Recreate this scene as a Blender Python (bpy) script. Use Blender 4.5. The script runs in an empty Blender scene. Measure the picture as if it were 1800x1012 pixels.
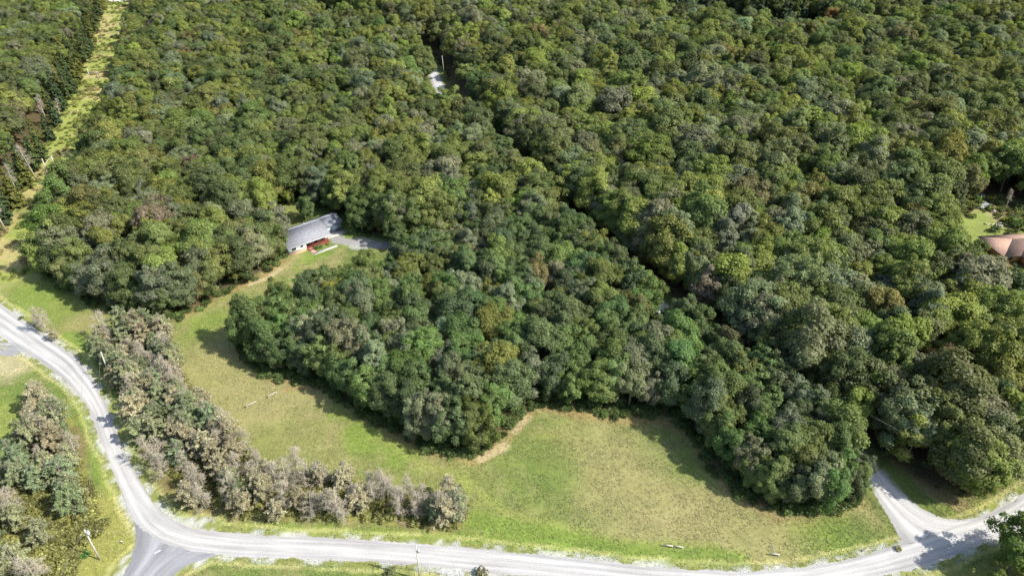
import bpy, math
import numpy as np

# ---------------------------------------------------------------- camera, world, sun
S = bpy.context.scene
COL = S.collection
TH = math.radians(34.5); F = 1240.0; HC = 120.0
SN, CS = math.sin(TH), math.cos(TH)
cd = bpy.data.cameras.new('camera'); cd.sensor_width = 36; cd.lens = F / 1800 * 36
cd.clip_start = 1; cd.clip_end = 20000
cam = bpy.data.objects.new('camera', cd); COL.objects.link(cam)
cam.location = (0, 0, HC); cam.rotation_euler = (math.pi / 2 - TH, 0, 0)
S.camera = cam

SUN_EL = math.radians(44)
SDX, SDY = 0.95, -0.31                       # horizontal direction towards the sun
n_ = math.hypot(SDX, SDY); SDX /= n_; SDY /= n_
W = bpy.data.worlds.new('World'); S.world = W; W.use_nodes = True
nt = W.node_tree; bg = nt.nodes['Background']
sky = nt.nodes.new('ShaderNodeTexSky'); sky.sky_type = 'NISHITA'; sky.sun_disc = False
sky.sun_elevation = SUN_EL; sky.sun_rotation = math.atan2(SDX, SDY)
sky.dust_density = 1.5
nt.links.new(sky.outputs[0], bg.inputs[0]); bg.inputs[1].default_value = 0.15
sl = bpy.data.lights.new('sun', 'SUN'); sl.energy = 4.6; sl.angle = math.radians(0.6); sl.color = (1, 0.955, 0.88)
so = bpy.data.objects.new('sun', sl); COL.objects.link(so)
from mathutils import Vector
sv = Vector((SDX * math.cos(SUN_EL), SDY * math.cos(SUN_EL), math.sin(SUN_EL)))
so.rotation_euler = sv.to_track_quat('Z', 'Y').to_euler(); so.location = (0, 0, 200)
S.view_settings.view_transform = 'Standard'; S.view_settings.look = 'None'
S.view_settings.exposure = 0.92; S.view_settings.gamma = 1
S.view_settings.use_curve_mapping = False
S.cycles.max_bounces = 5; S.cycles.diffuse_bounces = 3; S.cycles.glossy_bounces = 2
S.cycles.transmission_bounces = 3; S.cycles.caustics_reflective = False; S.cycles.caustics_refractive = False

rng = np.random.default_rng(7)

# ---------------------------------------------------------------- places read off the photograph, as metres on the ground
def P(px, py, z=0.0):
    v = (py - 506) / F; t = (HC - z) / (SN + v * CS)
    return (t * (px - 900) / F, t * (CS - v * SN))
def PP(L, z=0.0): return np.array([P(a, b, z) for a, b in L])
def proj(x, y, z):
    d = y * CS + (HC - z) * SN; w = (HC - z) * CS - y * SN
    return 900 + F * x / d, 506 + F * w / d, d

def inpoly(x, y, poly):
    r = np.zeros(x.shape, bool); n = len(poly)
    for i in range(n):
        x0, y0 = poly[i]; x1, y1 = poly[(i + 1) % n]
        if y0 == y1: continue
        c = ((y0 > y) != (y1 > y)) & (x < (x1 - x0) * (y - y0) / (y1 - y0) + x0)
        r ^= c
    return r
def distline(x, y, L, closed=False):
    d = np.full(x.shape, 1e9); n = len(L)
    for i in range(n if closed else n - 1):
        ax, ay = L[i]; bx, by = L[(i + 1) % n]
        dx, dy = bx - ax, by - ay
        t = np.clip(((x - ax) * dx + (y - ay) * dy) / (dx * dx + dy * dy + 1e-9), 0, 1)
        d = np.minimum(d, np.hypot(x - ax - t * dx, y - ay - t * dy))
    return d
def sdf(x, y, poly):
    d = distline(x, y, poly, True)
    return np.where(inpoly(x, y, poly), -d, d)
def hash2(ix, iy, s):
    h = (ix.astype(np.int64) * 374761393 + iy.astype(np.int64) * 668265263 + s * 982451653) & 0xffffffff
    h = ((h ^ (h >> 13)) * 1274126177) & 0xffffffff
    return ((h ^ (h >> 16)) & 0xffff) / 65535.0
def vnoise(x, y, sc, s=0):
    x = x / sc; y = y / sc; ix = np.floor(x); iy = np.floor(y); fx = x - ix; fy = y - iy
    fx = fx * fx * (3 - 2 * fx); fy = fy * fy * (3 - 2 * fy)
    a = hash2(ix, iy, s); b = hash2(ix + 1, iy, s); c = hash2(ix, iy + 1, s); d = hash2(ix + 1, iy + 1, s)
    return (a * (1 - fx) + b * fx) * (1 - fy) + (c * (1 - fx) + d * fx) * fy
def fbm(x, y, sc, s=0, o=4):
    r = 0; a = 1; t = 0
    for i in range(o):
        r = r + a * vnoise(x + 17.3 * i, y - 9.1 * i, sc / 2 ** i, s + i); t += a; a *= .55
    return r / t

LANE = PP([(1600, 905), (1549, 850), (1514, 812), (1400, 716), (1250, 600), (1172, 550), (1000, 405), (880, 285), (810, 200),
           (774, 158), (757, 118), (742, 95), (700, 68), (600, 45), (480, 12), (380, -15)])
MU = PP([(-160, 420), (-100, 463), (0, 533), (71, 582), (111, 611), (134, 626), (152, 650), (170, 676), (190, 718), (205, 756), (217, 790), (237, 826),
         (265, 876), (295, 909), (325, 924), (357, 931), (400, 935), (450, 939), (600, 945), (700, 952), (800, 960), (900, 969),
         (1000, 979), (1100, 991), (1200, 1000), (1300, 1005), (1400, 998), (1480, 985), (1525, 972), (1587, 955), (1640, 935),
         (1690, 918), (1730, 905), (1770, 885), (1800, 866), (1850, 830), (1950, 750)])
ML = PP([(-200, 470), (-120, 520), (0, 590), (40, 618), (70, 636), (92, 652), (110, 665), (130, 686), (150, 710), (163, 738), (172, 762), (190, 806),
         (215, 871), (240, 925), (275, 952), (330, 968), (400, 977), (450, 980), (600, 985), (700, 990), (790, 1000), (900, 1010),
         (1000, 1021), (1100, 1033), (1200, 1042), (1300, 1046), (1410, 1038), (1500, 1022), (1560, 1010), (1610, 998), (1660, 984),
         (1720, 960), (1760, 943), (1795, 925), (1825, 905), (1880, 870), (1990, 790)])
MC = (MU + ML) / 2
SC = PP([(330, 955), (290, 975), (262, 1000), (240, 1040), (220, 1100)])          # road going off to the bottom left
AC = PP([(790, 990), (792, 1010), (800, 1060)])
DRIVE = PP([(578, 412), (600, 424), (632, 427), (670, 431), (740, 434), (860, 425), (1015, 418)])

W_LEFT = PP([(250, -60), (240, 0), (228, 60), (214, 110), (190, 180), (165, 245), (132, 335), (106, 395), (84, 448), (88, 485), (115, 510), (170, 530), (235, 550),
             (300, 562), (335, 546), (400, 510), (460, 478), (497, 448), (486, 402), (474, 382), (490, 358), (530, 352), (580, 366), (618, 384), (645, 408),
             (700, 424), (860, 414), (1000, 405), (880, 285), (810, 200), (774, 158), (757, 118), (742, 95), (700, 68), (600, 45), (480, 12), (380, -60)])
W_MID = PP([(425, 604), (455, 590), (500, 562), (545, 538), (600, 512), (660, 500), (715, 480), (755, 455), (860, 436), (1010, 420), (1172, 550), (1250, 600), (1400, 716), (1514, 812), (1526, 852),
            (1500, 872), (1440, 902), (1370, 900), (1300, 862), (1256, 815), (1222, 760), (1185, 728), (1160, 722), (1080, 724), (1000, 712), (945, 704),
            (912, 722), (868, 765), (825, 798), (790, 795), (730, 770), (675, 738), (615, 706), (560, 668), (510, 664), (465, 652)])
W_RIGHT = PP([(380, -60), (480, 12), (600, 45), (700, 68), (742, 95), (757, 118), (774, 158), (810, 200), (880, 285), (1000, 405), (1172, 550), (1250, 600),
              (1400, 716), (1500, 790), (1560, 815), (1625, 845), (1700, 876), (1740, 866), (1790, 836), (1860, 780), (2150, 640), (2100, 300), (1950, -60)])
W_FAR = PP([(192, -60), (182, 5), (168, 40), (152, 88), (126, 140), (105, 175), (88, 232), (68, 268), (44, 320), (14, 370), (-6, 412), (-60, 470),
            (-260, 470), (-200, -60)])
CLEAR2 = PP([(1640, 415), (1672, 372), (1702, 346), (1760, 345), (1830, 362), (1950, 400), (1950, 540), (1850, 565), (1800, 560), (1720, 545), (1665, 500)])
LAWN2 = PP([(1678, 395), (1715, 368), (1745, 378), (1768, 400), (1765, 418), (1735, 440), (1700, 432)])
DARKGAP = PP([(1170, 42), (1260, 46), (1340, 58), (1420, 62)])
CORR = PP([(215, -20), (205, 20), (190, 80), (160, 150), (135, 215), (100, 290), (60, 350), (30, 410), (20, 460)])
FIELD = PP([(290, 560), (500, 470), (590, 440), (700, 440), (1000, 600), (1560, 860), (1590, 955), (1300, 1000), (900, 960), (300, 900)])
P1 = PP([(160, 620), (200, 588), (245, 575), (290, 592), (318, 650), (340, 705), (410, 765), (440, 800), (480, 835), (545, 836), (610, 846), (650, 856),
         (700, 864), (790, 876), (822, 905), (790, 932), (640, 922), (500, 914), (400, 910), (335, 902), (295, 880), (262, 832), (238, 770), (222, 705), (190, 655)])
P3 = PP([(85, 702), (115, 705), (150, 780), (155, 850), (150, 890), (172, 925), (120, 990), (110, 1090), (-120, 1090), (-120, 860), (20, 838), (45, 790), (60, 725)])

# ---------------------------------------------------------------- ground colour: what grows or lies where
GREEN = np.array([.105, .14, .036]); OLIVE = np.array([.155, .165, .055]); TAN = np.array([.218, .192, .092]); LUSH = np.array([.13, .18, .035])
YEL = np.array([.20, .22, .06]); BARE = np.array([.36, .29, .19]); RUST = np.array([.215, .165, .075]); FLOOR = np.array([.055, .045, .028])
STRAW = np.array([.42, .38, .18]); GRAV = np.array([.35, .345, .33]); SCRUB = np.array([.19, .17, .07])
def mixc(c, k, w): return c + (k - c) * np.clip(w, 0, 1)[..., None]
def sst(a, b, x):
    t = np.clip((x - a) / (b - a), 0, 1); return t * t * (3 - 2 * t)
def ground_col(x, y):
    n1 = fbm(x, y, 26, 1); n2 = fbm(x, y, 7, 9); n3 = fbm(x, y, 2.2, 21, 3); n4 = fbm(x, y, 60, 33, 3)
    j = (n2 - .5) * 5 + (n3 - .5) * 2
    c = np.zeros(x.shape + (3,)) + OLIVE
    c = mixc(c, GREEN, sst(.42, .6, n1 * .6 + n2 * .4))
    c = mixc(c, TAN, sst(.5, .66, n4 * .5 + n2 * .35 + n3 * .15) * .85)
    for px, py, r, k, w in [(1150, 860, 26, TAN, .75), (1290, 930, 22, TAN, .6), (1380, 960, 12, TAN, .4), (370, 640, 14, TAN, .6), (560, 760, 16, TAN, .25), (420, 600, 10, TAN, .5),
                            (1040, 760, 12, TAN, .4), (1500, 930, 10, GREEN, .8), (1440, 950, 9, LUSH, .5), (1200, 790, 14, GREEN, .4), (360, 570, 10, LUSH, .6), (640, 760, 9, LUSH, .8),
                            (700, 800, 7, LUSH, .8), (600, 720, 6, LUSH, .6), (1520, 890, 8, TAN, .7), (545, 455, 7, LUSH, .8), (930, 830, 14, GREEN, .6), (1250, 820, 10, LUSH, .5),
                            (60, 520, 14, LUSH, .7), (110, 545, 8, LUSH, .5), (150, 565, 6, TAN, .6), (20, 470, 16, YEL, .8), (1500, 830, 8, LUSH, .5)]:
        cx, cy = P(px, py); d = np.hypot(x - cx, y - cy) + j * 1.4
        c = mixc(c, k, sst(r, r * .3, d) * w)
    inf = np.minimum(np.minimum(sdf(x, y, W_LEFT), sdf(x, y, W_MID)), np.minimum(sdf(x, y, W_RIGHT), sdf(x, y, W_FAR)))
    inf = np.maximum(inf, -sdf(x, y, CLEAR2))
    field = inpoly(x, y, FIELD)
    # rusty needle litter and bare soil along the wood edges
    c = mixc(c, RUST, sst(4.5, 1.5, inf + j * .6) * field * .85 * sst(.35, .6, n1 * .5 + n2 * .5))
    # broad yellow corridor under the power line
    dc = distline(x, y, CORR) + j * .5
    wcor = sst(15, 11, dc)
    cc = mixc(np.zeros_like(c) + YEL, np.array([.30, .24, .12]), sst(.48, .62, fbm(x, y, 11, 77)) * .8)
    cc = mixc(cc, GREEN, sst(.55, .7, fbm(x, y, 8, 78)) * .7)
    c = mixc(c, cc, wcor * (y > P(20, 470)[1] - 8))
    # lines worn or growing differently: polyline, half width, colour, strength
    for L, w, k, s in [([(500, 462), (455, 488), (400, 510), (340, 540), (318, 556)], 2.6, RUST, .9),
                       ([(498, 470), (470, 488), (440, 500)], 1.3, BARE, .75), ([(520, 452), (505, 468)], 2.2, TAN, .8),
                       ([(935, 716), (900, 752), (868, 790), (835, 808)], 2.4, RUST, .6), ([(885, 785), (860, 798), (845, 806)], 1.5, BARE, .7),
                       ([(925, 735), (905, 755)], 1.5, BARE, .5), ([(560, 680), (520, 682), (505, 684)], 1.6, RUST, .9),
                       ([(960, 718), (1060, 738), (1160, 742), (1200, 760)], 1.8, RUST, .7), ([(1240, 800), (1290, 860), (1340, 890)], 2.2, RUST, .6),
                       ([(660, 760), (740, 815), (790, 830), (900, 905), (1000, 928), (1120, 952), (1260, 962)], 1.3, YEL, .5),
                       ([(830, 912), (980, 945), (1120, 972), (1300, 985)], 3.0, LUSH, .8), ([(430, 925), (600, 935), (820, 948), (1000, 966)], 1.8, LUSH, .85),
                       ([(130, 690), (165, 760), (195, 830), (222, 900)], 1.6, LUSH, .0),
                       ([(140, 700), (158, 770), (185, 840), (212, 910)], 1.9, LUSH, .85), ([(215, 720), (250, 800), (290, 880), (340, 915)], 2.2, LUSH, .9),
                       ([(120, 590), (165, 620), (200, 660), (212, 720)], 2.6, LUSH, .8),
                       ([(1600, 820), (1640, 860), (1700, 895)], 3, np.array([.2, .15, .08]), .8), ([(1590, 860), (1640, 895), (1690, 905), (1760, 878)], 1.2, YEL * .8, .7),
                       ([(1585, 990), (1700, 975), (1800, 945)], 3, GREEN, .8)]:
        d = distline(x, y, PP(L)) + j * .35
        c = mixc(c, k, sst(w, w * .45, d) * s)
    # pine belts stand on brown litter with yellow-green weeds
    for pl in (P1, P3):
        d = sdf(x, y, pl)
        k = mixc(np.zeros_like(c) + np.array([.15, .11, .06]), np.array([.2, .19, .06]), sst(.42, .6, n2 * .5 + n3 * .5))
        c = mixc(c, k, sst(1.5, -1.5, d + j * .5) * .85)
    gx, gy = P(165, 950); d = np.hypot((x - gx), (y - gy) * .7); c = mixc(c, np.array([.21, .2, .06]), sst(12, 7, d + j) * .8)
    gx, gy = P(15, 640); d = np.hypot(x - gx, y - gy); c = mixc(c, np.array([.33, .28, .19]), sst(9, 4, d + j) * .7)
    gx, gy = P(15, 745); d = np.hypot(x - gx, y - gy); c = mixc(c, YEL, sst(11, 6, d + j) * .6)
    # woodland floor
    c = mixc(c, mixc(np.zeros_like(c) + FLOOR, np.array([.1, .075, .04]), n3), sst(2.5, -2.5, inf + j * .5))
    # verges of the gravel roads
    dm = np.minimum(distline(x, y, MU), distline(x, y, ML)); dm = np.where(inpoly(x, y, np.vstack([MU, ML[::-1]])), 0, dm)
    dm = np.minimum(dm, np.maximum(distline(x, y, SC) - 5.5, 0))
    c = mixc(c, STRAW, sst(.6, .15, np.abs(dm - 1.75 + (n2 - .5) * 1.4)) * .5)
    c = mixc(c, mixc(np.zeros_like(c) + GRAV * .95, OLIVE * 1.1, sst(.42, .55, n3)), sst(1.5, .5, dm + (n2 - .5) * .8))
    dl = distline(x, y, LANE); c = mixc(c, GREEN * .8, sst(8, 5, dl + j * .4) * .7); c = mixc(c, GRAV * .8, sst(3.4, 2.4, dl + (n3 - .5) * 1.5) * .8)
    dd = distline(x, y, DRIVE); c = mixc(c, GRAV * .7, sst(2.6, 1.6, dd + (n3 - .5) * 2))
    dd = np.hypot(x - P(632, 427)[0], (y - P(632, 427)[1])); c = mixc(c, GRAV * .75, sst(4.5, 3, dd + j))
    # lawn by the brown roofed house, brown clearing on the far slope, road crossing the corridor
    c = mixc(c, mixc(np.zeros_like(c) + np.array([.13, .10, .055]), np.array([.15, .16, .05]), sst(.4, .6, n2)), sst(2, -2, sdf(x, y, CLEAR2) + j * .3))
    c = mixc(c, np.array([.165, .19, .055]), sst(1, -1, sdf(x, y, LAWN2) + j * .3))
    c = mixc(c, np.array([.3, .24, .15]), sst(2, -1, distline(x, y, PP([(1685, 378), (1720, 366), (1745, 380), (1770, 400)])) + j * .3) * .8)
    c = mixc(c, np.array([.34, .26, .21]), sst(8, 0, distline(x, y, PP([(1640, 8), (1700, 3), (1720, 22), (1790, 2)])) - 8 + j * 1.5))
    return np.clip(c * 1.1, .01, .8)

# ---------------------------------------------------------------- materials
def newmat(name):
    m = bpy.data.materials.new(name); m.use_nodes = True; n = m.node_tree
    for k in list(n.nodes): n.nodes.remove(k)
    out = n.nodes.new('ShaderNodeOutputMaterial'); return m, n, out
def N(n, t, **kw):
    k = n.nodes.new(t)
    for a, b in kw.items(): setattr(k, a, b)
    return k
def mult(n, a, b):
    m = N(n, 'ShaderNodeMix', data_type='RGBA', blend_type='MULTIPLY'); m.inputs[0].default_value = 1
    n.links.new(a, m.inputs[6]); n.links.new(b, m.inputs[7]); return m.outputs[2]
def ramp(n, src, a, b, lo, hi):
    r = N(n, 'ShaderNodeMapRange'); r.inputs[1].default_value = a; r.inputs[2].default_value = b
    r.inputs[3].default_value = lo; r.inputs[4].default_value = hi; n.links.new(src, r.inputs[0]); return r.outputs[0]
def noise(n, sc, det=4, vec=None, rough=.6):
    t = N(n, 'ShaderNodeTexNoise'); t.inputs['Scale'].default_value = sc; t.inputs['Detail'].default_value = det
    t.inputs['Roughness'].default_value = rough
    if vec is not None: n.links.new(vec, t.inputs['Vector'])
    return t
def plain(name, col, rough=.8, var=.15, scale=1.5, bump=.0, spec=.3):
    m, n, out = newmat(name); b = N(n, 'ShaderNodeBsdfPrincipled'); b.inputs['Roughness'].default_value = rough
    b.inputs['Specular IOR Level'].default_value = spec
    g = N(n, 'ShaderNodeNewGeometry'); t = noise(n, scale, 5, g.outputs['Position'])
    v = ramp(n, t.outputs[0], .3, .7, 1 - var, 1 + var)
    c = N(n, 'ShaderNodeRGB'); c.outputs[0].default_value = (*col, 1)
    n.links.new(mult(n, c.outputs[0], v), b.inputs[0])
    if bump:
        bp = N(n, 'ShaderNodeBump'); bp.inputs['Distance'].default_value = bump; n.links.new(t.outputs[0], bp.inputs['Height']); n.links.new(bp.outputs[0], b.inputs['Normal'])
    n.links.new(b.outputs[0], out.inputs[0]); return m

def leafmat(name, trans=.3, gloss=.06, inst=True, const=None):
    m, n, out = newmat(name)
    if const is None:
        a = N(n, 'ShaderNodeAttribute', attribute_type='INSTANCER', attribute_name='tint'); c0 = a.outputs['Color']
    else:
        a = N(n, 'ShaderNodeRGB'); a.outputs[0].default_value = (*const, 1); c0 = a.outputs[0]
    lv = N(n, 'ShaderNodeAttribute', attribute_type='GEOMETRY', attribute_name='lv')
    c = mult(n, c0, lv.outputs['Color'])
    d = N(n, 'ShaderNodeBsdfDiffuse'); n.links.new(c, d.inputs[0])
    t = N(n, 'ShaderNodeBsdfTranslucent'); tc = N(n, 'ShaderNodeMix', data_type='RGBA', blend_type='MULTIPLY'); tc.inputs[0].default_value = 1
    n.links.new(c, tc.inputs[6]); tc.inputs[7].default_value = (1.15, 1.25, .55, 1); n.links.new(tc.outputs[2], t.inputs[0])
    m1 = N(n, 'ShaderNodeMixShader'); m1.inputs[0].default_value = trans; n.links.new(d.outputs[0], m1.inputs[1]); n.links.new(t.outputs[0], m1.inputs[2])
    g = N(n, 'ShaderNodeBsdfGlossy'); g.inputs['Roughness'].default_value = .5; g.inputs[0].default_value = (1, 1, 1, 1)
    m2 = N(n, 'ShaderNodeMixShader'); m2.inputs[0].default_value = gloss; n.links.new(m1.outputs[0], m2.inputs[1]); n.links.new(g.outputs[0], m2.inputs[2])
    n.links.new(m2.outputs[0], out.inputs[0]); return m
M_LEAF = leafmat('leaf', .40, .01)
M_NEEDLE = leafmat('needle', .2, .01)
M_GRASS = leafmat('grass_blade', .3, .02)
M_BARK = plain('bark', (.13, .105, .08), .95, .3, 3)
M_PBARK = plain('pine_bark', (.26, .22, .18), .95, .3, 3)
M_SNAG = plain('dead_wood', (.36, .32, .24), .9, .2, 2)

def groundmat():
    m, n, out = newmat('meadow_and_soil'); b = N(n, 'ShaderNodeBsdfPrincipled'); b.inputs['Roughness'].default_value = .95; b.inputs['Specular IOR Level'].default_value = .1
    a = N(n, 'ShaderNodeAttribute', attribute_name='gcol'); g = N(n, 'ShaderNodeNewGeometry')
    t1 = noise(n, 1.1, 8, g.outputs['Position'], .75); t2 = noise(n, .23, 5, g.outputs['Position'], .65); t3 = noise(n, 3.2, 4, g.outputs['Position'], .8)
    c = mult(n, a.outputs['Color'], ramp(n, t1.outputs[0], .3, .7, .76, 1.24))
    c = mult(n, c, ramp(n, t2.outputs[0], .3, .7, .82, 1.18))
    hue = N(n, 'ShaderNodeMix', data_type='RGBA'); hue.inputs[6].default_value = (1.1, .98, .95, 1); hue.inputs[7].default_value = (.88, 1.04, .85, 1)
    n.links.new(ramp(n, t3.outputs[0], .35, .65, 0, 1), hue.inputs[0]); c = mult(n, c, hue.outputs[2])
    n.links.new(c, b.inputs[0])
    bp = N(n, 'ShaderNodeBump'); bp.inputs['Distance'].default_value = .35; bp.inputs['Strength'].default_value = .7
    n.links.new(t1.outputs[0], bp.inputs['Height']); n.links.new(bp.outputs[0], b.inputs['Normal'])
    n.links.new(b.outputs[0], out.inputs[0]); return m
def roadmat(name, col, contrast, tracks=True, patch=False):
    m, n, out = newmat(name); b = N(n, 'ShaderNodeBsdfPrincipled'); b.inputs['Roughness'].default_value = .9; b.inputs['Specular IOR Level'].default_value = .2
    uv = N(n, 'ShaderNodeAttribute', attribute_name='along'); g = N(n, 'ShaderNodeNewGeometry')
    sep = N(n, 'ShaderNodeSeparateXYZ'); n.links.new(uv.outputs['Vector'], sep.inputs[0])
    cb = N(n, 'ShaderNodeCombineXYZ'); mu = N(n, 'ShaderNodeMath', operation='MULTIPLY'); mu.inputs[1].default_value = .006
    n.links.new(sep.outputs[0], cb.inputs[0]); n.links.new(sep.outputs[1], mu.inputs[0]); n.links.new(mu.outputs[0], cb.inputs[1])
    st = noise(n, 6, 5, cb.outputs[0], .6)              # streaks left by tyres, stretched along the road
    fn = noise(n, 2.5, 8, g.outputs['Position'], .75); big = noise(n, .06, 3, g.outputs['Position'])
    c = N(n, 'ShaderNodeRGB'); c.outputs[0].default_value = (*col, 1)
    o = mult(n, c.outputs[0], ramp(n, st.outputs[0], .35, .65, 1 - contrast, 1 + contrast * .6))
    o = mult(n, o, ramp(n, fn.outputs[0], .3, .7, .88, 1.12)); o = mult(n, o, ramp(n, big.outputs[0], .35, .65, .9, 1.1))
    e = N(n, 'ShaderNodeMath', operation='SUBTRACT'); e.inputs[1].default_value = .5; n.links.new(sep.outputs[0], e.inputs[0])
    ab = N(n, 'ShaderNodeMath', operation='ABSOLUTE'); n.links.new(e.outputs[0], ab.inputs[0])
    o = mult(n, o, ramp(n, ab.outputs[0], .33, .5, 1.0, .74))
    if tracks:
        wob = noise(n, .05, 2, g.outputs['Position']); w1 = N(n, 'ShaderNodeMath', operation='MULTIPLY_ADD'); n.links.new(wob.outputs[0], w1.inputs[0]); w1.inputs[1].default_value = .12; n.links.new(sep.outputs[0], w1.inputs[2])
        w2 = N(n, 'ShaderNodeMath', operation='MULTIPLY'); w2.inputs[1].default_value = 25.1; n.links.new(w1.outputs[0], w2.inputs[0]); w3 = N(n, 'ShaderNodeMath', operation='SINE'); n.links.new(w2.outputs[0], w3.inputs[0])
        o = mult(n, o, ramp(n, w3.outputs[0], -1, 1, .9, 1.06))
    n.links.new(o, b.inputs[0])
    bp = N(n, 'ShaderNodeBump'); bp.inputs['Distance'].default_value = .04; n.links.new(fn.outputs[0], bp.inputs['Height']); n.links.new(bp.outputs[0], b.inputs['Normal'])
    n.links.new(b.outputs[0], out.inputs[0]); return m
M_GROUND = groundmat()
M_ROAD = roadmat('pale_gravel', (.375, .365, .345), .24)
M_LANE = roadmat('lane_gravel', (.40, .395, .385), .2)
M_DRIVE = roadmat('grey_drive_gravel', (.27, .26, .245), .3)
M_OLD = roadmat('worn_asphalt', (.245, .245, .25), .28)

# ---------------------------------------------------------------- mesh helpers
def mesh_np(name, V, Fq, mats, mi=None, lv=None, smooth=False):
    V = np.asarray(V, np.float32); me = bpy.data.meshes.new(name)
    me.vertices.add(len(V)); me.vertices.foreach_set('co', V.ravel())
    if isinstance(Fq, np.ndarray):
        k = Fq.shape[1]; me.loops.add(Fq.size); me.loops.foreach_set('vertex_index', Fq.ravel().astype(np.int32))
        me.polygons.add(len(Fq)); me.polygons.foreach_set('loop_start', np.arange(0, Fq.size, k, dtype=np.int32))
        nf = len(Fq)
    else:
        cnt = [len(f) for f in Fq]; flat = [i for f in Fq for i in f]; nf = len(Fq)
        me.loops.add(len(flat)); me.loops.foreach_set('vertex_index', flat)
        me.polygons.add(nf); me.polygons.foreach_set('loop_start', np.cumsum([0] + cnt[:-1]).astype(np.int32))
    for m in mats: me.materials.append(m)
    if mi is not None: me.polygons.foreach_set('material_index', np.asarray(mi, np.int32))
    if lv is not None:
        a = me.attributes.new('lv', 'FLOAT', 'FACE'); a.data.foreach_set('value', np.asarray(lv, np.float32))
    if smooth: me.polygons.foreach_set('use_smooth', np.ones(nf, bool))
    me.update(calc_edges=True); me.validate(); return me
class MB:
    def __init__(s): s.v = []; s.f = []; s.m = []
    def add(s, V, Fs, m=0):
        o = len(s.v); s.v += [tuple(p) for p in V]
        for f in Fs: s.f.append(tuple(i + o for i in f)); s.m.append(m)
    def box(s, a, b, m=0):
        (x0, y0, z0), (x1, y1, z1) = a, b
        s.add([(x0, y0, z0), (x1, y0, z0), (x1, y1, z0), (x0, y1, z0), (x0, y0, z1), (x1, y0, z1), (x1, y1, z1), (x0, y1, z1)],
              [(0, 3, 2, 1), (4, 5, 6, 7), (0, 1, 5, 4), (1, 2, 6, 5), (2, 3, 7, 6), (3, 0, 4, 7)], m)
    def tube(s, pts, rad, n=5, m=0, cap=True):
        pts = [np.array(p, float) for p in pts]; rings = []
        for i, p in enumerate(pts):
            d = pts[min(i + 1, len(pts) - 1)] - pts[max(i - 1, 0)]; d /= np.linalg.norm(d) + 1e-9
            a = np.cross(d, [0, 0, 1]) if abs(d[2]) < .95 else np.cross(d, [1, 0, 0]); a /= np.linalg.norm(a); b = np.cross(d, a)
            rings.append([p + rad[i] * (math.cos(2 * math.pi * k / n) * a + math.sin(2 * math.pi * k / n) * b) for k in range(n)])
        V = [q for r in rings for q in r]; Fs = []
        for i in range(len(pts) - 1):
            for k in range(n): Fs.append((i * n + k, i * n + (k + 1) % n, (i + 1) * n + (k + 1) % n, (i + 1) * n + k))
        if cap: Fs.append(tuple(range(n))[::-1]); Fs.append(tuple((len(pts) - 1) * n + k for k in range(n)))
        s.add(V, Fs, m)
    def mesh(s, name, mats, smooth=False): return mesh_np(name, s.v, s.f, mats, s.m, smooth=smooth)
def link(name, me, parent=None, loc=(0, 0, 0), rot=(0, 0, 0), sc=None):
    o = bpy.data.objects.new(name, me); COL.objects.link(o); o.location = loc; o.rotation_euler = rot
    if sc is not None: o.scale = sc
    if parent: o.parent = parent
    return o
def tag(o, label, cat, group=None):
    o['label'] = label; o['category'] = cat
    if group: o['group'] = group
    return o

def quads(C, Nn, size, aspect=1.0, r=rng):
    """leaf sized four sided faces at C facing Nn"""
    n = len(C); t = r.normal(size=(n, 3)); t -= (t * Nn).sum(1)[:, None] * Nn; t /= np.linalg.norm(t, axis=1)[:, None] + 1e-9
    b = np.cross(Nn, t); s = np.asarray(size)[:, None] * .5
    j = r.uniform(.6, 1.25, (4, n, 1))
    V = np.stack([C + t * s * j[0] * aspect, C + b * s * j[1], C - t * s * j[2] * aspect, C - b * s * j[3]], 1) \
        + Nn[:, None, :] * (r.uniform(-.25, .25, (n, 4, 1)) * s[:, None, :])
    return V.reshape(-1, 3), np.arange(n * 4).reshape(n, 4)
def unit(a): return a / (np.linalg.norm(a, axis=-1, keepdims=True) + 1e-9)

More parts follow.
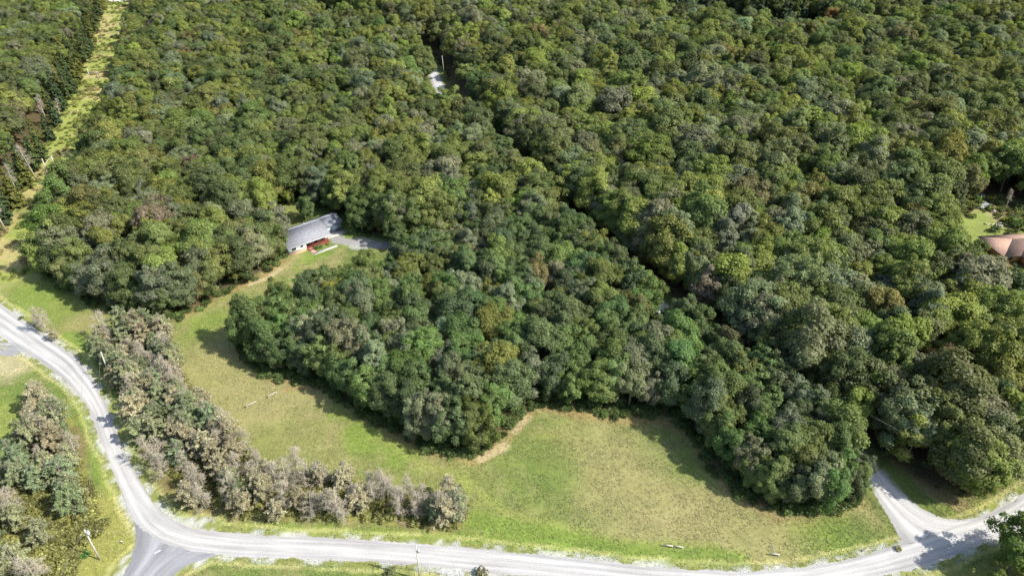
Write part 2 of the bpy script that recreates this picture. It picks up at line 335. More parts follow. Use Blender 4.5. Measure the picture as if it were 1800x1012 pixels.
# ---------------------------------------------------------------- broadleaf trees
def crown_data(seed, R, H, zb, nl, lr, nleaf, ls, shape=1.0):
    r = np.random.default_rng(seed)
    d = unit(r.normal(size=(nl, 3))); d[:, 2] = np.abs(d[:, 2]) * 1.1 - .55 * (r.random(nl) < .5) ; d = unit(d); am = 1 + .2 * np.sin(np.arctan2(d[:, 1], d[:, 0]) * 2 + seed) + .14 * np.sin(np.arctan2(d[:, 1], d[:, 0]) * 3 + seed * 2.3)
    hz = (H - zb) / 2; zc = zb + hz * .92
    rad = r.uniform(.42, .9, nl) * am; rl = r.uniform(lr * .7, lr * 1.25, nl) * R
    ax = 1 + .16 * math.sin(seed * 1.7); C = np.stack([d[:, 0] * rad * R * ax, d[:, 1] * rad * R / ax, zc + d[:, 2] * rad * hz * 1.02], 1)
    C[:, :2] += r.normal(size=(nl, 2)) * R * .07
    C[:, 2] += r.normal(size=nl) * hz * .08
    w = rl ** 2; li = r.choice(nl, int(nleaf * 1.7), p=w / w.sum())
    dir0 = unit(r.normal(size=(len(li), 3)) + d[li] * .9 + np.array([0, 0, .35]))
    rr = rl[li] * (1.0 + np.clip(r.normal(size=len(li)) * .24, -.5, .5)); P_ = C[li] + dir0 * rr[:, None] * np.array([1, 1, .85])
    keep = np.ones(len(li), bool)
    for k in range(nl):
        q = np.linalg.norm((P_ - C[k]) / np.array([1, 1, .85]), axis=1) < rl[k] * .66; keep &= ~(q & (li != k))
    P_, dir0, li = P_[keep][:nleaf], dir0[keep][:nleaf], li[keep][:nleaf]
    gl = unit(P_ - np.array([0, 0, zc - hz * .3])); nn = unit(dir0 * .8 + gl * .5 + r.normal(size=P_.shape) * .42 + np.array([0, 0, .2]))
    V, Fq = quads(P_, nn, r.uniform(.65, 1.35, len(P_)) * ls, 1.25, r)
    lobev = r.uniform(.82, 1.2, nl); lv = lobev[li] * np.exp(r.normal(size=len(li)) * .17)
    return V, Fq, lv, C, rl
def trunk_mb(seed, R, H, C, th=.22, m=0):
    r = np.random.default_rng(seed + 500); mb = MB()
    lean = r.normal(size=2) * .03 * H
    top = H * .82
    pts = [(lean[0] * t, lean[1] * t, top * t) for t in (0, .25, .5, .75, 1)]
    mb.tube([(pts[0][0], pts[0][1], -.4)] + pts[1:], [th * 1.25, th * .95, th * .8, th * .55, th * .2], 6, m)
    for k in r.choice(len(C), min(9, len(C)), replace=False):
        t = r.uniform(.3, .65); s = np.array([lean[0] * t, lean[1] * t, top * t]); e = C[k]
        mid = (s + e) / 2 + np.array([0, 0, -.04 * H])
        mb.tube([s, mid, e], [th * .42, th * .28, th * .1], 4, m, False)
    return mb
VAR = []       # (crown mesh, trunk mesh, joined mesh)
SPEC = [  # R, H, zb, lobes, lobe radius, leaves, leaf size
    (4.5, 14.5, 2.6, 60, .25, 13500, .33), (4.8, 16.0, 3.2, 95, .20, 14500, .31), (4.2, 14.0, 1.8, 50, .27, 12500, .33), (5.0, 13.5, 3.0, 110, .18, 14500, .32),
    (3.6, 16.0, 2.4, 60, .26, 12500, .31), (4.6, 13.5, 2.2, 40, .30, 13000, .35), (4.3, 15.0, 2.8, 120, .16, 13500, .30), (5.1, 15.0, 3.6, 70, .24, 14500, .35),
    (4.7, 14.5, 2.0, 30, .34, 13500, .33), (4.1, 13.0, .1, 80, .23, 14000, .32), (4.4, 13.5, .1, 100, .20, 14500, .32), (4.8, 14.0, .1, 64, .26, 14500, .33)]
SRC = bpy.data.collections.new('forest_sources')
def joined(name, V, Fq, lv, tmb, mats):
    k = len(V); Vt = np.array(tmb.v); Ft = [tuple(i + k for i in f) for f in tmb.f]
    me = mesh_np(name, np.vstack([V, Vt]), [tuple(f) for f in Fq.tolist()] + Ft, mats, [0] * len(Fq) + [1] * len(Ft), np.concatenate([lv, np.ones(len(Ft))]))
    return me
for i, (R, H, zb, nl, lr, nf, ls) in enumerate(SPEC):
    V, Fq, lv, C, rl = crown_data(i + 11, R, H, zb, nl, lr, nf, ls)
    cm = mesh_np('broadleaf_crown_mesh', V, Fq, [M_LEAF], lv=lv)
    tb = trunk_mb(i, R, H, C)
    VAR.append((cm, tb.mesh('broadleaf_trunk_mesh', [M_BARK]), joined('broadleaf_mesh', V, Fq, lv, tb, [M_LEAF, M_BARK]), R, H))
for i, v in enumerate(VAR):
    o = bpy.data.objects.new('forest_source_%02d' % i, v[2]); SRC.objects.link(o)

# ---------------------------------------------------------------- conifers
def conifer(seed, H, R, z0, dens, needle, dead=0.0, flat=.5, broad=False):
    """whorls of boughs on a straight stem; returns needle quads and a woody MB"""
    r = np.random.default_rng(seed); mb = MB(); lx, ly = r.normal(size=2) * .02 * H
    mb.tube([(0, 0, -.3), (lx * .4, ly * .4, H * .4), (lx * .8, ly * .8, H * .8), (lx, ly, H)], [.017 * H, .013 * H, .006 * H, .02], 5)
    Cs, Ns, Ls, Bv = [], [], [], []
    z = z0
    while z < H - .25:
        t = (z - z0) / (H - z0)
        prof = (math.sin(math.pi * min(1, (t * .75 + .27))) ** .7) if broad else (1 - t) ** .85 + .04
        nb = r.integers(4, 7) if not broad else r.integers(3, 6)
        for k in range(nb):
            a = r.uniform(0, 2 * math.pi); L = R * prof * r.uniform(.6, 1.15); rise = r.uniform(-.1, .35) * L if broad else r.uniform(-.25, .1) * L
            s = np.array([lx * z / H, ly * z / H, z]); e = s + np.array([math.cos(a) * L, math.sin(a) * L, rise])
            mid = (s + e) / 2 + np.array([0, 0, .08 * L])
            mb.tube([s, mid, e], [.012 * L + .015, .008 * L + .01, .008], 3, 0, False)
            isdead = r.random() < dead + (.35 * dead * (1 - t))
            nq = max(3, int(dens * L * L / (R * .7)))
            if isdead:
                for q in range(max(3, int(4 + L * 4))):
                    u = r.uniform(.25, 1); b = s + (e - s) * u; g = np.array([math.cos(a), math.sin(a), 0]) * .35 + r.normal(size=3) * .6
                    mb.tube([b, b + unit(g) * r.uniform(.25, .7)], [.016, .008], 3, 0, False)
                nq = int(nq * .22)
            u = np.sqrt(r.uniform(.05, 1, nq)); wdt = L * .36 * (1.15 - u)
            side = np.array([-math.sin(a), math.cos(a), 0]); c = s + (mid - s) * np.minimum(1, 2 * u)[:, None] + (e - mid) * np.maximum(0, 2 * u - 1)[:, None]
            c = c + side * (r.uniform(-1, 1, nq) * wdt)[:, None] + r.normal(size=(nq, 3)) * np.array([.06, .06, .13 * (1 if flat else 1)])
            Cs.append(c); Ns.append(unit(np.array([0, 0, 1.0]) + unit(c - np.array([0, 0, H * .35])) * .6 + r.normal(size=(nq, 3)) * .5)); Bv += [r.uniform(.8, 1.2)] * nq
        z += r.uniform(.4, .62) * (1.15 if broad else 1) * H / 10
    C = np.vstack(Cs); Nn = np.vstack(Ns)
    V, Fq = quads(C, Nn, r.uniform(.6, 1.4, len(C)) * needle, 1.5, r)
    return V, Fq, np.array(Bv) * np.exp(r.normal(size=len(C)) * .3), mb
PINE = []
for sd, H, R, z0, dn, nd, dead in [(1, 9.5, 3.0, 1.4, 85, .23, .12), (2, 9.0, 2.8, 1.0, 72, .22, .32), (3, 10, 3.1, 1.6, 80, .23, .25), (4, 8.5, 2.9, 1.2, 62, .22, .55),
                                   (5, 9.2, 2.7, 1.0, 76, .22, .4), (6, 9.8, 3.2, 1.5, 58, .23, .6)]:
    V, Fq, lv, mb = conifer(sd, H, R, z0, dn, nd, dead, broad=True)
    PINE.append((mesh_np('pine_crown_mesh', V, Fq, [M_NEEDLE], lv=lv), mb.mesh('pine_trunk_mesh', [M_PBARK])))
SPR = []
for sd, H, R, z0, dn, nd in [(21, 17, 3.0, 1.5, 60, .42), (22, 18, 2.7, 2.0, 60, .42), (23, 16, 3.3, 1.2, 56, .44)]:
    V, Fq, lv, mb = conifer(sd, H, R, z0, dn, nd, .03)
    SPR.append((mesh_np('spruce_crown_mesh', V, Fq, [M_NEEDLE], lv=lv), mb.mesh('spruce_trunk_mesh', [M_BARK])))
def snag(seed, H, R, kind=0):
    r = np.random.default_rng(seed + 90); mb = MB(); tw = MB(); l = r.normal(size=2) * .04 * H
    th = .012 * H + .05
    f = lambda t: np.array([l[0] * t * t, l[1] * t * t, H * t])
    mb.tube([(0, 0, -.3)] + [f(t) for t in (.3, .6, .85, 1)], [th * 1.2, th, th * .7, th * .4, .02], 5)
    z = .18 if kind == 0 else .45
    while z < .97:
        a = r.uniform(0, 6.28); L = R * (1.15 - z) ** .6 * r.uniform(.55, 1.2); s = f(z); e = s + np.array([math.cos(a) * L, math.sin(a) * L, r.uniform(-.15, .55) * L]); mid = (s + e) / 2 + r.normal(size=3) * .12 * L
        tw.tube([s, mid, e], [.035 + .012 * L, .03, .015], 3, 0, False)
        for q in range(int(6 + L * 6)):
            u = r.uniform(.2, 1); b = (s + (mid - s) * 2 * u) if u < .5 else (mid + (e - mid) * (2 * u - 1))
            g = unit(e - s) * .6 + r.normal(size=3) * .6; b2 = b + unit(g) * r.uniform(.4, 1.1)
            tw.tube([b, b2], [.034, .018], 3, 0, False)
            for w in range(2): tw.tube([b2 * .6 + b * .4, b2 * .6 + b * .4 + r.normal(size=3) * .4], [.024, .014], 3, 0, False)
        z += r.uniform(.02, .045) * 10 / H * (1 if kind == 0 else 1.4)
    return tw.mesh('dead_branches_mesh', [M_SNAG]), mb.mesh('dead_trunk_mesh', [M_SNAG])
SNAG = [snag(1, 8.5, 2.4), snag(2, 7.5, 2.2), snag(3, 9, 2.6), snag(4, 8, 2.0)]
TALL = [snag(5, 17, 2.4, 1), snag(6, 15, 2.0, 1)]

# ---------------------------------------------------------------- ground sheet
def axis(segs):
    out = [segs[0][0]]
    for a, b, st in segs:
        n = max(1, int(round((b - a) / st))); out += list(np.linspace(a, b, n + 1)[1:])
    return np.array(out)
gx = axis([(-6000, -1000, 500), (-1000, -400, 40), (-400, -170, 4), (-170, 170, .9), (170, 400, 4), (400, 1000, 40), (1000, 6000, 500)])
gy = axis([(-2000, 0, 400), (0, 62, 6), (62, 250, .9), (250, 420, 1.6), (420, 640, 4), (640, 1200, 40), (1200, 9000, 600)])
GX, GY = np.meshgrid(gx, gy); gz = (fbm(GX, GY, 18, 5) - .5) * .0
V = np.stack([GX.ravel(), GY.ravel(), gz.ravel()], 1); nx, ny = len(gx), len(gy)
ii = (np.arange(ny - 1)[:, None] * nx + np.arange(nx - 1)).ravel()
gm = mesh_np('ground_mesh', V, np.stack([ii, ii + 1, ii + nx + 1, ii + nx], 1), [M_GROUND])
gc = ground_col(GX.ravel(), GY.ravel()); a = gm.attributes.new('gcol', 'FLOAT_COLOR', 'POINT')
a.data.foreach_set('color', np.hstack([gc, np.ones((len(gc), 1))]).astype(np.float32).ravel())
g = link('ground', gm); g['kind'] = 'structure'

# ---------------------------------------------------------------- roads
def resample(L, step):
    L = np.asarray(L); d = np.concatenate([[0], np.cumsum(np.linalg.norm(np.diff(L, axis=0), axis=1))])
    n = max(2, int(d[-1] / step)); t = np.linspace(0, d[-1], n)
    # Catmull-like smoothing through cosine blend of linear samples
    X = np.stack([np.interp(t, d, L[:, 0]), np.interp(t, d, L[:, 1])], 1)
    for _ in range(12): X[1:-1] = X[1:-1] * .5 + (X[:-2] + X[2:]) * .25
    return X
def ribbon(name, A, B, mat, z, na=10, rough=.35, seed=0):
    r = np.random.default_rng(seed); n = len(A); s = np.concatenate([[0], np.cumsum(np.linalg.norm(np.diff((A + B) / 2, axis=0), axis=1))])
    j = lambda: np.convolve(r.normal(size=n), np.ones(3) / 3, 'same') * rough + r.normal(size=n) * rough * .3
    d = unit(B - A); u = np.linspace(0, 1, na); V = A[:, None] * (1 - u)[None, :, None] + B[:, None] * u[None, :, None]
    V[:, 0] -= d * j()[:, None]; V[:, -1] += d * j()[:, None]
    V = np.concatenate([V, np.full((n, na, 1), z) - (np.abs(u - .5)[None, :, None] > .49) * .04], 2).reshape(-1, 3)
    ii = (np.arange(n - 1)[:, None] * na + np.arange(na - 1)).ravel()
    me = mesh_np(name + '_mesh', V, np.stack([ii, ii + na, ii + na + 1, ii + 1], 1), [mat])
    at = me.attributes.new('along', 'FLOAT_VECTOR', 'POINT')
    uu = np.stack([np.tile(u, n), np.repeat(s, na), np.zeros(n * na)], 1); at.data.foreach_set('vector', uu.astype(np.float32).ravel())
    if me.polygons[0].normal.z < 0: me.flip_normals()
    o = link(name, me); o['kind'] = 'structure'; return o
def pair(A, B, step):
    mid = (A + B) / 2; d = np.concatenate([[0], np.cumsum(np.linalg.norm(np.diff(mid, axis=0), axis=1))]); n = int(d[-1] / step); t = np.linspace(0, d[-1], n)
    def f(L):
        X = np.stack([np.interp(t, d, L[:, 0]), np.interp(t, d, L[:, 1])], 1)
        for _ in range(14): X[1:-1] = X[1:-1] * .5 + (X[:-2] + X[2:]) * .25
        return X
    return f(A), f(B)
def offs(C, w0, w1=None):
    d = np.gradient(C, axis=0); d = unit(d); nrm = np.stack([-d[:, 1], d[:, 0]], 1); w1 = w0 if w1 is None else w1
    w = np.linspace(w0, w1, len(C))[:, None] / 2; return C + nrm * w, C - nrm * w
A, B = pair(MU, ML, .6); ribbon('road', A, B, M_ROAD, .055, 14, .3, 1)
LA = PP([(1590, 975), (1586, 952), (1575, 932), (1562, 909), (1547, 884), (1536, 864)]); LB = PP([(1760, 895), (1712, 914), (1665, 914), (1624, 898), (1592, 872), (1558, 841)])
c = resample(LANE[1:], .8); a0, b0 = offs(c, 4.8)
# the lane: flare at the junction, then an even track through the woods
fa, fb = pair(LA, LB, .6)
ribbon('lane_mouth', fa, fb, M_ROAD, .047, 12, .25, 2); ribbon('lane', b0, a0, M_LANE, .039, 8, .35, 3)
SA = PP([(231, 905), (236, 935), (234, 970), (226, 992), (212, 1012), (190, 1060), (150, 1140)]); SB = PP([(420, 955), (400, 975), (352, 984), (322, 994), (303, 1012), (280, 1050), (240, 1130)])
fa, fb = pair(SA, SB, .6); ribbon('side_road', fa, fb, M_OLD, .051 - .02, 12, .2, 4)
c = resample(AC, .6); a0, b0 = offs(c, 6.5, 5); ribbon('field_access', a0, b0, M_LANE, .043 - .02, 6, .5, 5)
c = resample(DRIVE[:5], .6); a0, b0 = offs(c, 4.2, 3.0); ribbon('driveway', a0, b0, M_DRIVE, .02, 6, .9, 6)
c = resample(PP([(-30, 608), (8, 612), (42, 614)]), .6); a0, b0 = offs(c, 5, 8); ribbon('pull_in', a0, b0, M_OLD, .02, 6, .3, 7)
c = resample(PP([(188, 1), (228, 1)]), 2); a0, b0 = offs(c, 7); ribbon('far_road', a0, b0, M_LANE, .03, 4, .3, 8)

# ---------------------------------------------------------------- where the trees stand
def scatter(poly, sp, seed, jit=.38):
    r = np.random.default_rng(seed); x0, y0 = poly.min(0); x1, y1 = poly.max(0)
    xs = np.arange(x0, x1, sp); ys = np.arange(y0, y1, sp * .87); X, Y = np.meshgrid(xs, ys); X = X + (np.arange(len(ys)) % 2)[:, None] * sp / 2
    X = X + r.uniform(-jit, jit, X.shape) * sp; Y = Y + r.uniform(-jit, jit, Y.shape) * sp; X, Y = X.ravel(), Y.ravel()
    m = inpoly(X, Y, poly); return X[m], Y[m]
def laneside(x, y):
    px = x[:, None]; d = distline(x, y, LANE)
    # sign: right of the lane (seen from the camera) needs more room
    i = np.argmin(np.hypot(x[:, None] - LANE[:, 0][None], y[:, None] - LANE[:, 1][None]), 1); i = np.clip(i, 0, len(LANE) - 2)
    t = LANE[i + 1] - LANE[i]; cr = t[:, 0] * (y - LANE[i][:, 1]) - t[:, 1] * (x - LANE[i][:, 0]); return d, cr < 0
T = []   # x, y, scale, zone
MIDT = [(.088, .122, .042), (.074, .106, .040), (.104, .136, .042), (.122, .144, .078), (.088, .108, .046), (.102, .124, .036), (.068, .092, .040), (.086, .132, .040)]
RGTT = [(.112, .134, .036), (.092, .116, .036), (.132, .154, .040), (.120, .138, .056), (.098, .118, .038), (.146, .168, .040), (.076, .094, .036), (.132, .150, .078)]
LFTT = [(.106, .132, .038), (.088, .114, .036), (.126, .150, .042), (.132, .148, .080), (.078, .098, .036), (.144, .166, .042), (.104, .122, .042)]
for zone, poly, sp, s0, s1 in [('mid', W_MID, 5.6, .74, 1.02), ('left', W_LEFT, 7.0, .85, 1.28), ('right', W_RIGHT, 7.3, .88, 1.42), ('far', W_FAR, 6.8, .85, 1.2)]:
    X, Y = scatter(poly, sp, {'mid': 1, 'left': 2, 'right': 3, 'far': 4}[zone])
    d, rt = laneside(X, Y); 
    if zone != 'far':                       # a close row along the open edge of each wood
        E = np.vstack([poly, poly[:1]]); L = np.concatenate([[0], np.cumsum(np.linalg.norm(np.diff(E, axis=0), axis=1))]); tt_ = np.arange(0, L[-1], 4.6)
        ex, ey = np.interp(tt_, L, E[:, 0]), np.interp(tt_, L, E[:, 1]); dx_, dy_ = np.interp(tt_ + .5, L, E[:, 0]) - ex, np.interp(tt_ + .5, L, E[:, 1]) - ey
        h_ = np.hypot(dx_, dy_) + 1e-6; sgn = 1 if inpoly(ex - dy_ / h_ * .8, ey + dx_ / h_ * .8, poly).mean() > .5 else -1
        ex, ey = ex - sgn * dy_ / h_ * 2.2 + rng.normal(size=len(ex)) * .6, ey + sgn * dx_ / h_ * 2.2 + rng.normal(size=len(ex)) * .6
        dl_, _r = laneside(ex, ey); kk = dl_ > 6.5; e_ = sdf(X, Y, poly); k0 = (e_ < -4.8) | (laneside(X, Y)[0] < 14); X, Y = np.concatenate([X[k0], ex[kk]]), np.concatenate([Y[k0], ey[kk]])
    if zone in ('mid', 'right', 'left'):    # and one along each side of the lane
        LR = resample(LANE[1:], 5.0); oa, ob = offs(LR, 9.4, 8.4), None; o1, o2 = offs(LR, 9.4), offs(LR, 14.6) + offs(LR, 21.4)
        row = {'mid': o1, 'left': o1, 'right': o2}[zone]
        for Lr in row:
            m_ = inpoly(Lr[:, 0], Lr[:, 1], poly); X, Y = np.concatenate([X, Lr[m_, 0]]), np.concatenate([Y, Lr[m_, 1]])
        dq = laneside(X, Y)[0]; nrow = np.arange(len(X)) >= len(X) - 0
    d, rt = laneside(X, Y)
    k = d > np.where(rt, np.where(Y < 107, 12.0, np.where(Y > 330, 12.0, np.where(Y > 152, 10.2, 6.8))), np.where(Y > 300, 5.0, 4.4))
    if zone == 'far': k &= distline(X, Y, CORR) > 17.5
    if 1:
        lx, ly = P(767, 168); k &= np.hypot(X - lx, Y - ly) > 16; lx, ly = P(776, 192); k &= np.hypot(X - lx, Y - ly) > 12
    k &= ~inpoly(X, Y, CLEAR2) & ((distline(X, Y, DARKGAP) > 22) & (distline(X, Y, DARKGAP + np.array([0, 14.])) > 16)) & (distline(X, Y, DRIVE[:5]) > 5) & (np.hypot(X - P(555, 420)[0], Y - P(555, 420)[1]) > 12.5)
    k &= (distline(X, Y, CORR) > 14.5) | (Y < 200); bx_, by_ = P(1720, 12); k &= ~((np.abs(X - bx_) < 42) & (np.abs(Y - by_) < 60) & (rng.random(len(X)) < .8)); pxx, pyy, dd = proj(X, Y, 8.0); k &= (pxx > -260) & (pxx < 2060) & (pyy > -42) & (pyy < 1150)
    X, Y = X[k], Y[k]
    e = sdf(X, Y, poly)
    for x, y, ed in zip(X, Y, e):
        s = rng.uniform(s0, s1) * (1.14 if (zone == 'right' and rng.random() < .25) else 1)
        if rng.random() < .12: s *= .8
        T.append([x, y, s, zone, ed])
pal = {'mid': MIDT, 'left': LFTT, 'right': RGTT, 'far': LFTT}
CN = {'dark green': None}
def cname(t):
    r_, g_, b_ = t
    if r_ > g_ * 1.25: return 'rust brown'
    if r_ > .17 and g_ > .17 and b_ > .095: return 'pale straw'
    if r_ > .17: return 'yellow green'
    if b_ / g_ > .48: return 'grey green'
    if r_ >= g_ * .94: return 'olive brown'
    if g_ > .15: return 'light green'
    if g_ > .122: return 'mid green'
    return 'dark green'
tree = []
for x, y, s, zone, ed in T:
    p = pal[zone]; q = float(fbm(np.array([x]), np.array([y]), 45, 91)[0])
    i = int(np.clip((q - .25) * 2 * len(p) * .5 + rng.uniform(0, len(p) * .75), 0, len(p) - 1)) if rng.random() < .4 else rng.integers(len(p))
    t = np.array(p[i]) * (1.3 if zone == 'mid' else 1.27) * np.exp(rng.normal() * .12) * np.exp(rng.normal(size=3) * .05)
    u = rng.random()
    if u < (.02 if zone == 'mid' else .04): t = np.array([.185, .195, .05]) * rng.uniform(.8, 1.1)
    elif u < (.06 if zone != 'mid' else .042): t = np.array([.21, .21, .12]) * rng.uniform(.8, 1.1)
    elif u < .064 and zone != 'mid': t = np.array([.175, .145, .06]) * rng.uniform(.8, 1.1)
    vi = rng.integers(0, 9) if (ed < -6 and laneside(np.array([x]), np.array([y]))[0][0] > 12) else rng.integers(9, 12)
    a = rng.uniform(0, 6.283)
    tree.append(dict(x=x, y=y, s=s * (1.1 if zone == 'mid' else 1), sx=s * rng.uniform(.9, 1.15), sy=s * rng.uniform(.9, 1.15), a=a, vi=int(vi), t=t, zone=zone, ed=ed))
# single trees that stand out in the photograph by their colour
for px, py, t in [(135, 395, (.30, .30, .075)), (585, 515, (.22, .22, .045)), (318, 98, (.27, .2, .06)), (345, 297, (.2, .12, .10)), (1690, 648, (.26, .175, .085)), (945, 487, (.2, .175, .07)),
                  (1265, 490, (.24, .2, .13)), (1280, 400, (.19, .2, .14)), (1190, 160, (.2, .22, .05)), (1010, 60, (.22, .2, .14)), (985, 55, (.23, .2, .15)), (265, 390, (.21, .17, .11)),
                  (325, 375, (.2, .21, .05)), (460, 290, (.16, .17, .11)), (495, 275, (.16, .17, .115)), (830, 95, (.19, .19, .09)), (815, 85, (.2, .19, .1)), (1115, 625, (.18, .2, .11)),
                  (1600, 390, (.22, .2, .06)), (1545, 545, (.21, .19, .06)), (1460, 28, (.3, .19, .07)), (1280, 95, (.2, .16, .06)), (1115, 65, (.2, .14, .07)), (1670, 95, (.17, .2, .1)), (1690, 100, (.18, .2, .11)),
                  (640, 285, (.19, .19, .05)), (680, 165, (.2, .2, .05)), (560, 165, (.18, .2, .045)), (1430, 55 + 300, (.2, .19, .06)), (350, 470, (.15, .17, .09)), (310, 505, (.14, .17, .08)),
                  (820, 355, (.13, .155, .095)), (870, 325, (.13, .155, .095)), (900, 345, (.12, .15, .09)), (700, 690, (.13, .14, .09)), (760, 640, (.12, .135, .085)), (1000, 640, (.10, .14, .06)),
                  (830, 720, (.12, .15, .035)), (1280, 720, (.11, .135, .035)), (1550, 500, (.14, .16, .10)), (1600, 560, (.14, .17, .09)), (1180, 110, (.17, .2, .05)), (1370, 130, (.13, .17, .04))]:
    best = min(tree, key=lambda q: (lambda r_: math.hypot(r_[0] - px, r_[1] - py))(proj(q['x'], q['y'], 9.0 * q['s'])))
    best['t'] = np.array(t) * .86
    if px == 1690 and py == 648: best['s'] *= .68; best['sx'] *= .62; best['sy'] *= .62
for q in tree:
    q['px'], q['py'], q['d'] = [float(v) for v in proj(q['x'], q['y'], 9.0 * q['s'])]
    q['cn'] = cname(q['t'])
print('TREES', len(tree))
# stand-alone trees at the lower right corner and by the houses
def add_tree(px, py, s, vi, t, zone='solo'):
    x, y = P(px, py); q = dict(x=x, y=y, s=s, sx=s, sy=s, a=px * .7, vi=vi, t=np.array(t), zone=zone, ed=-1)
    q['px'], q['py'], q['d'] = [float(v) for v in proj(x, y, 9 * s)]; q['cn'] = cname(t); tree.append(q)
add_tree(1772, 1006, 1.14, 10, (.12, .17, .04)); add_tree(1835, 1000, .95, 11, (.13, .18, .04)); add_tree(1738, 1058, .55, 9, (.15, .19, .045)); add_tree(1795, 1075, .8, 9, (.2, .22, .04))
add_tree(541, 388, .8, 9, (.10, .14, .045), 'left'); add_tree(624, 386, .85, 10, (.09, .125, .045), 'left'); add_tree(588, 373, .8, 11, (.10, .135, .04), 'left'); add_tree(637, 410, .9, 9, (.10, .14, .045), 'left'); add_tree(1733, 503, .72, 9, (.11, .14, .04), 'right'); add_tree(1768, 522, .8, 10, (.10, .13, .045), 'right'); add_tree(1702, 472, .7, 11, (.12, .15, .045), 'right'); add_tree(700, 436, .85, 10, (.09, .125, .04), 'mid'); add_tree(507, 360, .5, 9, (.17, .20, .04), 'left'); add_tree(1500, 868, .7, 10, (.09, .13, .04), 'mid')

inview = [q for q in tree if -30 < q['px'] < 1830 and -5 < q['py'] < 1030]
inview.sort(key=lambda q: q['d'] / q['s']); near = inview[:300]; nid = set(id(q) for q in near); rest = [q for q in tree if id(q) not in nid]

# the lane shows white through small holes in the canopy
keepT = []
for q in tree:
    hit = False
    for gx_, gy_, rr_ in ((1173, 550, 7), (1250, 602, 5), (1500, 800, 8), (1508, 815, 6)):
        ax_, ay_ = abs(q['px'] - gx_), abs(q['py'] - gy_); R_ = 4.6 * q['s'] * F / q['d']
        if q['zone'] != 'right' and math.hypot(ax_, ay_) < R_ * .9 + rr_ * .3: hit = True
    if hit and q['ed'] > -50: q['s'] *= .62; q['sx'] *= .72; q['sy'] *= .72
    keepT.append(q)
# labels: each tree is told from the others by colour, the landmark it is nearest to and its rank there
LMK = [('middle wood left tip', 440, 590), ('bare soil patch', 835, 775), ('grey roofed house', 555, 430), ('upper log rail', 510, 640), ('middle wood edge notch', 935, 690),
       ('shaded field bay', 1200, 720), ('gravel lane mouth', 1530, 840), ('lower right road junction', 1660, 860), ('white lane glimpse', 1180, 560), ('brown roofed house', 1760, 470),
       ('dark lane seam', 1060, 450), ('orange crowned tree', 1690, 648), ('pine belt top', 250, 540), ('power line meadow', 90, 450), ('driveway patch', 650, 440), ('middle wood centre', 860, 570),
       ('right field end', 1380, 860), ('shaded lane edge', 1500, 700), ('pale leaved tree', 1115, 625), ('yellow green treetop', 585, 515),
       ('upper lane edge', 1330, 590), ('right photo edge', 1740, 720), ('right canopy', 1520, 560), ('pale lane glimpses', 1230, 620)]
ORD = 'first second third fourth fifth sixth seventh eighth ninth tenth eleventh twelfth thirteenth fourteenth fifteenth sixteenth seventeenth eighteenth nineteenth twentieth twenty-first twenty-second twenty-third twenty-fourth twenty-fifth twenty-sixth'.split()
OR = ['nearest'] + [o + ' nearest' for o in ORD[1:]]
used = {}
for q in sorted(near, key=lambda q: min(math.hypot(q['px'] - l[1], q['py'] - l[2]) for l in LMK)):
    l = min(LMK, key=lambda l: math.hypot(q['px'] - l[1], q['py'] - l[2])); dx, dy = q['px'] - l[1], q['py'] - l[2]
    side = ('right of' if dx > 0 else 'left of') if abs(dx) > abs(dy) * 1.1 else ('above' if dy < 0 else 'below')
    size = 'large' if q['s'] > 1.15 else ('small' if q['s'] < .86 else 'medium')
    k = (q['cn'], size, side, l[0]); used[k] = used.get(k, 0) + 1
    q['label'] = '%s %s broadleaf tree, %s such %s the %s' % (size, q['cn'], OR[min(25, used[k] - 1)], side, l[0])
for q in near:
    x, y = q['x'], q['y']; v = VAR[q['vi']]
    e = bpy.data.objects.new('broadleaf_tree', None); COL.objects.link(e); e.location = (x, y, 0); e.rotation_euler = (0, 0, q['a']); e.scale = (q['sx'], q['sy'], q['s']); e.empty_display_size = 1
    tag(e, q['label'], 'tree', 'broadleaf trees of the woods')
    c = link('crown', v[0], e); c['tint'] = [float(z) for z in q['t']]; link('trunk', v[1], e)

